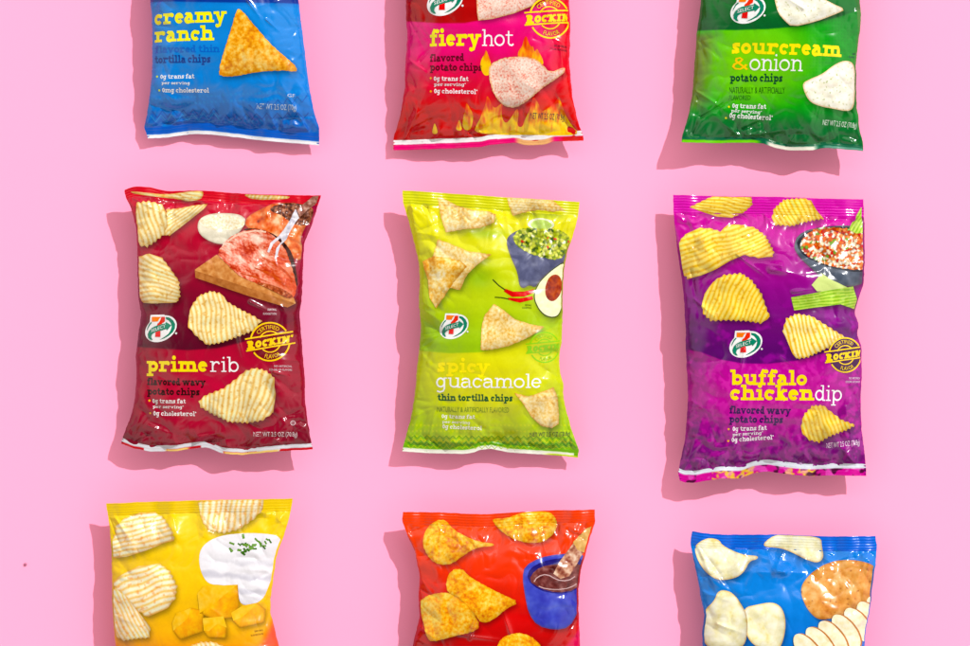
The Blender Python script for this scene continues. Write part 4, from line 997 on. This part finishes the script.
for k in range(32):
    px = rs.gauss(712, 46); py = rs.gauss(222, 17); a = rs.uniform(-.4, 1.4); L_ = rs.uniform(6, 11)
    if px > 800 or px < 595: continue
    ch.append(stroke(E(10, [(px - math.cos(a) * L_, py - math.sin(a) * L_), (px + math.cos(a) * L_, py + math.sin(a) * L_)]), rs.uniform(1.3, 2.4)))
decal(b, 'sour_cream_picture', [([cream], creamp, .9), (ch[:12], solid(62, 110, 30), 1), (ch[12:], solid(105, 150, 55), 1)], 1)
for i, pts in enumerate(([(496, 420), (520, 390), (660, 384), (667, 470), (642, 520), (560, 524), (505, 500)], [(393, 540), (410, 500), (470, 478), (522, 490), (518, 575), (425, 607), (397, 572)], [(518, 520), (602, 513), (617, 560), (612, 602), (540, 598), (522, 570)], [(633, 500), (680, 470), (740, 460), (772, 490), (766, 542), (670, 560), (642, 532)])):
    P = E(10, pts); c0 = np.array(P).mean(0)
    pic(b, 'cheese_picture', [P], speck([(0, (238, 150, 18)), (.5, (246, 176, 24)), (1, (252, 200, 60))], 7, 70 + i, 2), .9, 2, None,
        [([[P[-1], P[0], P[1], P[2], (c0[0] + 2, c0[1] - 4), (c0[0] - 6, c0[1] + 3)]], speck([(0, (244, 180, 40)), (1, (255, 214, 90))], 7, 75 + i, 2), .9)])
words(b, 'small_print', [('SERVING', None, 10, 728, 581, 762, 577, 8, (90, 60, 10)), ('SUGGESTION', None, 10, 714, 597, 762, 592, 8, (90, 60, 10))])

# ================================================================== red bag (bottom centre)
b = Bag('chip_bag', 'orange red bag picturing a blue cup of brown sauce with a brush in it',
        E(11, [(95, 90), (92, 125), (115, 190), (145, 250), (155, 310), (165, 350), (160, 450), (165, 520), (150, 580), (135, 646)]) + [(410, 680), (404, 730), (396, 764)],
        E(11, [(888, 80), (890, 135), (870, 190), (850, 260), (830, 330), (820, 420), (822, 520), (828, 646)]) + [(582, 690), (588, 730), (596, 766)],
        E(11, [(95, 90), (250, 92), (350, 98), (450, 100), (550, 92), (700, 85), (888, 80)]), [(396, 766), (500, 762), (596, 766)], seed=73, A=24,
        creases=[(418, 575, 432, 592, 3, 2.8), (422, 590, 440, 598, 3, -2.4), (420, 626, 440, 640, 3, 2.6), (406, 512, 418, 550, 4, -2.4), (470, 636, 478, 610, 2.4, 1.8), (510, 630, 500, 600, 3, 1.6), (575, 620, 562, 640, 3, -2.6), (460, 632, 520, 640, 3, 1.6)], ztop=(0, 3), pleat=1.0)
def paint(x, y):
    c = ramp((y - 510) / 140, [(0, (248, 82, 0)), (.4, (242, 66, 0)), (.75, (220, 38, 6)), (1, (178, 10, 22))])
    c = mix(c, rgb(215, 15, 85), sstep(0, 9, (x - 576) + (y - 625) * .8) * sstep(600, 615, y))
    return mix(c, rgb(120, 8, 20), sstep(640, 655, y) * .4)
build_bag(b, paint, lambda x, y, k: full(rgb(246, 76, 4), x), lambda x, y, k: full(rgb(180, 10, 30), x), GROUP)
BBQ = lambda sd: speck([(0, (214, 112, 18)), (.3, (240, 156, 32)), (.55, (250, 188, 62)), (1, (255, 222, 118))], 3.4, sd, 2.2, .8)
for i, (pts, lv) in enumerate((([(176, 210), (190, 160), (230, 125), (270, 121), (300, 160), (350, 187), (410, 211), (472, 218), (470, 229), (400, 233), (340, 270), (300, 300), (250, 307), (205, 282), (184, 245)], 1),
                           ([(463, 118), (520, 118), (600, 88), (700, 88), (730, 118), (734, 155), (700, 200), (650, 219), (570, 209), (510, 177), (475, 142)], 1),
                           ([(274, 370), (295, 325), (340, 318), (370, 350), (430, 385), (500, 420), (578, 455), (520, 482), (470, 527), (420, 543), (390, 500), (330, 440), (280, 420)], 1),
                           ([(163, 460), (200, 430), (270, 414), (310, 430), (380, 480), (417, 555), (380, 577), (300, 597), (215, 622), (195, 602), (180, 540), (165, 492)], 2),
                           ([(478, 650), (500, 600), (560, 577), (620, 590), (665, 632), (700, 700), (640, 760), (500, 740)], 1))):
    pic(b, 'chip_picture', [ragged(smooth_poly(E(11, pts), 1), .4, 3, i)], BBQ(80 + i), .75, lv)
pic(b, 'sauce_cup_picture', [smooth_poly(E(11, [(588, 355), (598, 308), (660, 274), (740, 260), (852, 258), (842, 330), (824, 420), (820, 500), (782, 562), (720, 570), (650, 552), (613, 500), (598, 425)]), 1)],
    speck([(0, (46, 42, 158)), (.5, (62, 70, 180)), (1, (105, 122, 215))], 18, 6, 1.6), .9, 1, None,
    [([smooth_poly(E(11, [(606, 362), (618, 318), (670, 290), (740, 276), (848, 276), (838, 370), (812, 415), (730, 424), (655, 406)]), 1)], solid(40, 34, 120), 1.2),
     ([smooth_poly(E(11, [(612, 366), (640, 325), (690, 303), (845, 296), (834, 372), (808, 410), (730, 419), (662, 400)]), 1)], speck([(0, (70, 26, 26)), (.5, (112, 54, 52)), (.8, (146, 92, 88)), (1, (200, 160, 156))], 7, 16, 2.2), .8),
     ([stroke(E(11, [(636, 372), (645, 358), (660, 348), (680, 343), (700, 347), (718, 358), (738, 367), (762, 370), (785, 366), (805, 354)]), 1.0), stroke(E(11, [(655, 390), (675, 398), (700, 403), (735, 405), (770, 402), (795, 394), (812, 384)]), .9)], solid(205, 172, 172), .9),
     ([E(11, [(715, 340), (742, 290), (800, 215), (843, 250), (815, 300), (780, 352), (745, 362)])], speck([(0, (128, 56, 44)), (.5, (196, 140, 112)), (1, (240, 214, 190))], 6, 17, 3.2), .8),
     ([E(11, [(797, 213), (850, 160), (884, 145), (872, 190), (866, 215), (845, 257), (815, 245)])], speck([(0, (205, 150, 75)), (1, (240, 200, 130))], 5, 19, 2), .8)])

# ================================================================== blue bag (bottom right)
b = Bag('chip_bag', 'glossy blue bag with pale smooth chips, a whole brown potato and fanned potato slices',
        E(12, [(97, 137), (90, 190), (100, 250), (120, 340), (137, 440), (150, 500), (140, 580), (140, 640)]) + [(701, 690), (696, 740), (688, 780)],
        E(12, [(905, 158), (912, 200), (905, 280), (890, 380), (880, 480), (862, 560), (855, 640)]) + [(868, 690), (874, 740), (880, 782)],
        E(12, [(97, 137), (170, 148), (250, 153), (450, 152), (560, 155), (700, 160), (905, 159)]), [(688, 782), (780, 778), (880, 782)], seed=83, st=15,
        creases=[(782, 570, 742, 571, 7, 4.6), (775, 568, 806, 572, 5, 3.4), (694, 545, 712, 590, 4, -2.4), (700, 590, 730, 600, 3, 2.2), (716, 622, 745, 632, 3, 2.0), (868, 560, 860, 600, 3, 2.6), (785, 548, 770, 575, 2.4, 2.2)], ztop=(1, 2), pleat=1.0)
def paint(x, y):
    return ramp((y - 530) / 140, [(0, (0, 132, 226)), (.5, (0, 135, 228)), (1, (0, 108, 204))])
build_bag(b, paint, lambda x, y, k: mix(full(rgb(0, 110, 226), x), rgb(0, 88, 196), .5 * (np.sin(k * 30) > .3)), lambda x, y, k: full(rgb(0, 90, 200), x), GROUP)
CR_ = lambda sd: speck([(0, (228, 212, 130)), (.3, (244, 237, 188)), (.6, (250, 246, 214)), (1, (255, 252, 235))], 9, sd, 2.0, .3)
for i, (pts, lv) in enumerate((([(106, 215), (123, 185), (170, 164), (215, 174), (227, 195), (270, 222), (330, 242), (386, 243), (382, 258), (347, 266), (322, 312), (280, 341), (210, 351), (160, 322), (123, 272)], 1),
                           ([(395, 205), (455, 153), (530, 155), (665, 161), (668, 200), (676, 250), (650, 275), (600, 262), (550, 237), (490, 212)], 1),
                           ([(315, 465), (380, 450), (440, 439), (482, 460), (500, 520), (490, 600), (462, 655), (380, 642), (330, 600), (320, 530)], 1),
                           ([(148, 482), (190, 440), (205, 395), (240, 389), (280, 410), (312, 460), (332, 500), (332, 580), (312, 640), (230, 662), (152, 640), (140, 580)], 2))):
    pic(b, 'chip_picture', [smooth_poly(E(12, pts), 2)], CR_(90 + i), .9, lv)
POT = speck([(0, (176, 98, 40)), (.25, (206, 132, 62)), (.55, (224, 158, 84)), (1, (240, 192, 130))], 9, 95, 2.0, .6)
pic(b, 'potato_picture', [smooth_poly(E(12, [(566, 390), (580, 350), (640, 295), (720, 264), (800, 260), (870, 273), (908, 298), (897, 380), (885, 440), (830, 477), (740, 502), (690, 514), (640, 517), (600, 482), (573, 430)]), 2)],
    lambda x, y: mix(POT(x, y), rgb(150, 85, 45), sstep(.9, .96, fbm(x, y, 4, 99, 1)) * .6), .8)
sl = []
for i, (px, py) in enumerate(((925, 500), (880, 520), (822, 545), (765, 572), (705, 598), (650, 625), (596, 655))):
    sl.append(([ellipse(*E(12, [(px + 7, py - 1)])[0], 9.9, 21.2, -38, 34)], solid(196, 128, 66), 1.2))
    sl.append(([ellipse(*E(12, [(px, py)])[0], 9.6, 21, -38, 34)], speck([(0, (238, 222, 165)), (.5, (250, 242, 208)), (1, (255, 252, 236))], 6, 100 + i, 2), .9))
decal(b, 'potato_slices_picture', sl, 2)

for f in LATER: f()

# ------------------------------------------------------------------ pink paper and the speck on it
m = bpy.data.materials.new('pink_paper'); m.use_nodes = True
nt = m.node_tree; bs = nt.nodes['Principled BSDF']; tc = nt.nodes.new('ShaderNodeTexCoord')
nz = nt.nodes.new('ShaderNodeTexNoise'); nz.inputs['Scale'].default_value = 900; nz.inputs['Detail'].default_value = 4
rp = nt.nodes.new('ShaderNodeValToRGB')
PK = np.array([.75, .244, .384])
rp.color_ramp.elements[0].position = .3; rp.color_ramp.elements[1].position = .7
rp.color_ramp.elements[0].color = (*(PK * .99), 1); rp.color_ramp.elements[1].color = (*(PK * 1.01), 1)
nt.links.new(tc.outputs['Object'], nz.inputs['Vector']); nt.links.new(nz.outputs['Fac'], rp.inputs['Fac']); nt.links.new(rp.outputs['Color'], bs.inputs['Base Color'])
bs.inputs['Roughness'].default_value = .9; bs.inputs['Specular IOR Level'].default_value = .1
me = bpy.data.meshes.new('paper_ground'); me.from_pydata([(-3, -3, 0), (3, -3, 0), (3, 3, 0), (-3, 3, 0)], [], [(0, 1, 2, 3)]); me.materials.append(m)
g = bpy.data.objects.new('paper_ground', me); COL.objects.link(g); g['kind'] = 'structure'
import bmesh
bm = bmesh.new(); bmesh.ops.create_icosphere(bm, subdivisions=3, radius=1.5 * S)
for v in bm.verts:
    k = 1 + .35 * (float(vnoise(np.array([v.co.x / S * 1.3 + 7]), np.array([v.co.y / S * 1.3 + v.co.z / S]), 3)[0]) - .5)
    v.co *= k; v.co.z *= .55
me = bpy.data.meshes.new('crumb'); bm.to_mesh(me); bm.free()
mc = bpy.data.materials.new('crumb_pink'); mc.use_nodes = True; mc.node_tree.nodes['Principled BSDF'].inputs['Base Color'].default_value = (.26, .07, .13, 1)
mc.node_tree.nodes['Principled BSDF'].inputs['Roughness'].default_value = .8
me.materials.append(mc); o = bpy.data.objects.new('crumb', me); COL.objects.link(o); o.location = ((25.3 - 485) * S, (323 - 564.5) * S, .7 * S)
o['label'] = 'tiny dark mauve crumb on the bare pink paper left of the yellow bag'; o['category'] = 'crumb'

# ------------------------------------------------------------------ light, camera, colour
w = bpy.data.worlds.new('World'); scene.world = w; w.use_nodes = True
nt = w.node_tree; bg = nt.nodes['Background']; tc = nt.nodes.new('ShaderNodeTexCoord'); sp = nt.nodes.new('ShaderNodeSeparateXYZ'); rp = nt.nodes.new('ShaderNodeValToRGB')
nt.links.new(tc.outputs['Generated'], sp.inputs[0]); nt.links.new(sp.outputs['Z'], rp.inputs['Fac']); nt.links.new(rp.outputs['Color'], bg.inputs['Color'])
cr = rp.color_ramp; cr.elements[0].position = 0; cr.elements[0].color = (.85, .79, .73, 1); cr.elements[1].position = 1; cr.elements[1].color = (.05, .047, .045, 1)
e = cr.elements.new(.62); e.color = (1, .93, .86, 1)
e = cr.elements.new(.80); e.color = (.42, .39, .36, 1)
e = cr.elements.new(.90); e.color = (.10, .093, .088, 1)
bg.inputs['Strength'].default_value = WORLD_STR

def aim(o, d): o.rotation_euler = Vector(d).to_track_quat('-Z', 'Y').to_euler()
el = math.radians(38); az = math.radians(48); D = 24.0
dr = Vector((math.cos(el) * math.cos(az), math.cos(el) * math.sin(az), math.sin(el)))
lt = bpy.data.lights.new('key_lamp', 'SPOT'); lt.energy = KEY * 9; lt.spot_size = math.radians(7); lt.spot_blend = .1; lt.shadow_soft_size = .08; lt.color = (1, .99, 1)
lo = bpy.data.objects.new('key_lamp', lt); COL.objects.link(lo); lo.location = dr * D; aim(lo, -dr)
lt = bpy.data.lights.new('added_softbox', 'AREA'); lt.shape = 'RECTANGLE'; lt.size = 1.3; lt.size_y = .5; lt.energy = SOFT  # soft lamp added to put glare streaks on the film
lo = bpy.data.objects.new('added_softbox', lt); COL.objects.link(lo); lo.location = (.25, 1.5, 1.7); aim(lo, (-.25, -1.5, -1.7))

cam = bpy.data.cameras.new('camera'); co = bpy.data.objects.new('camera', cam); COL.objects.link(co)
co.location = (0, 0, DCAM * S); co.rotation_euler = (0, 0, 0)
cam.sensor_width = 36; cam.lens = 36 * DCAM / 970; cam.clip_start = .05; cam.clip_end = 50
scene.camera = co
vs = scene.view_settings; scene.display_settings.display_device = 'sRGB'; vs.view_transform = 'Standard'; vs.look = 'None'; vs.exposure = 0; vs.gamma = 1; vs.use_curve_mapping = False
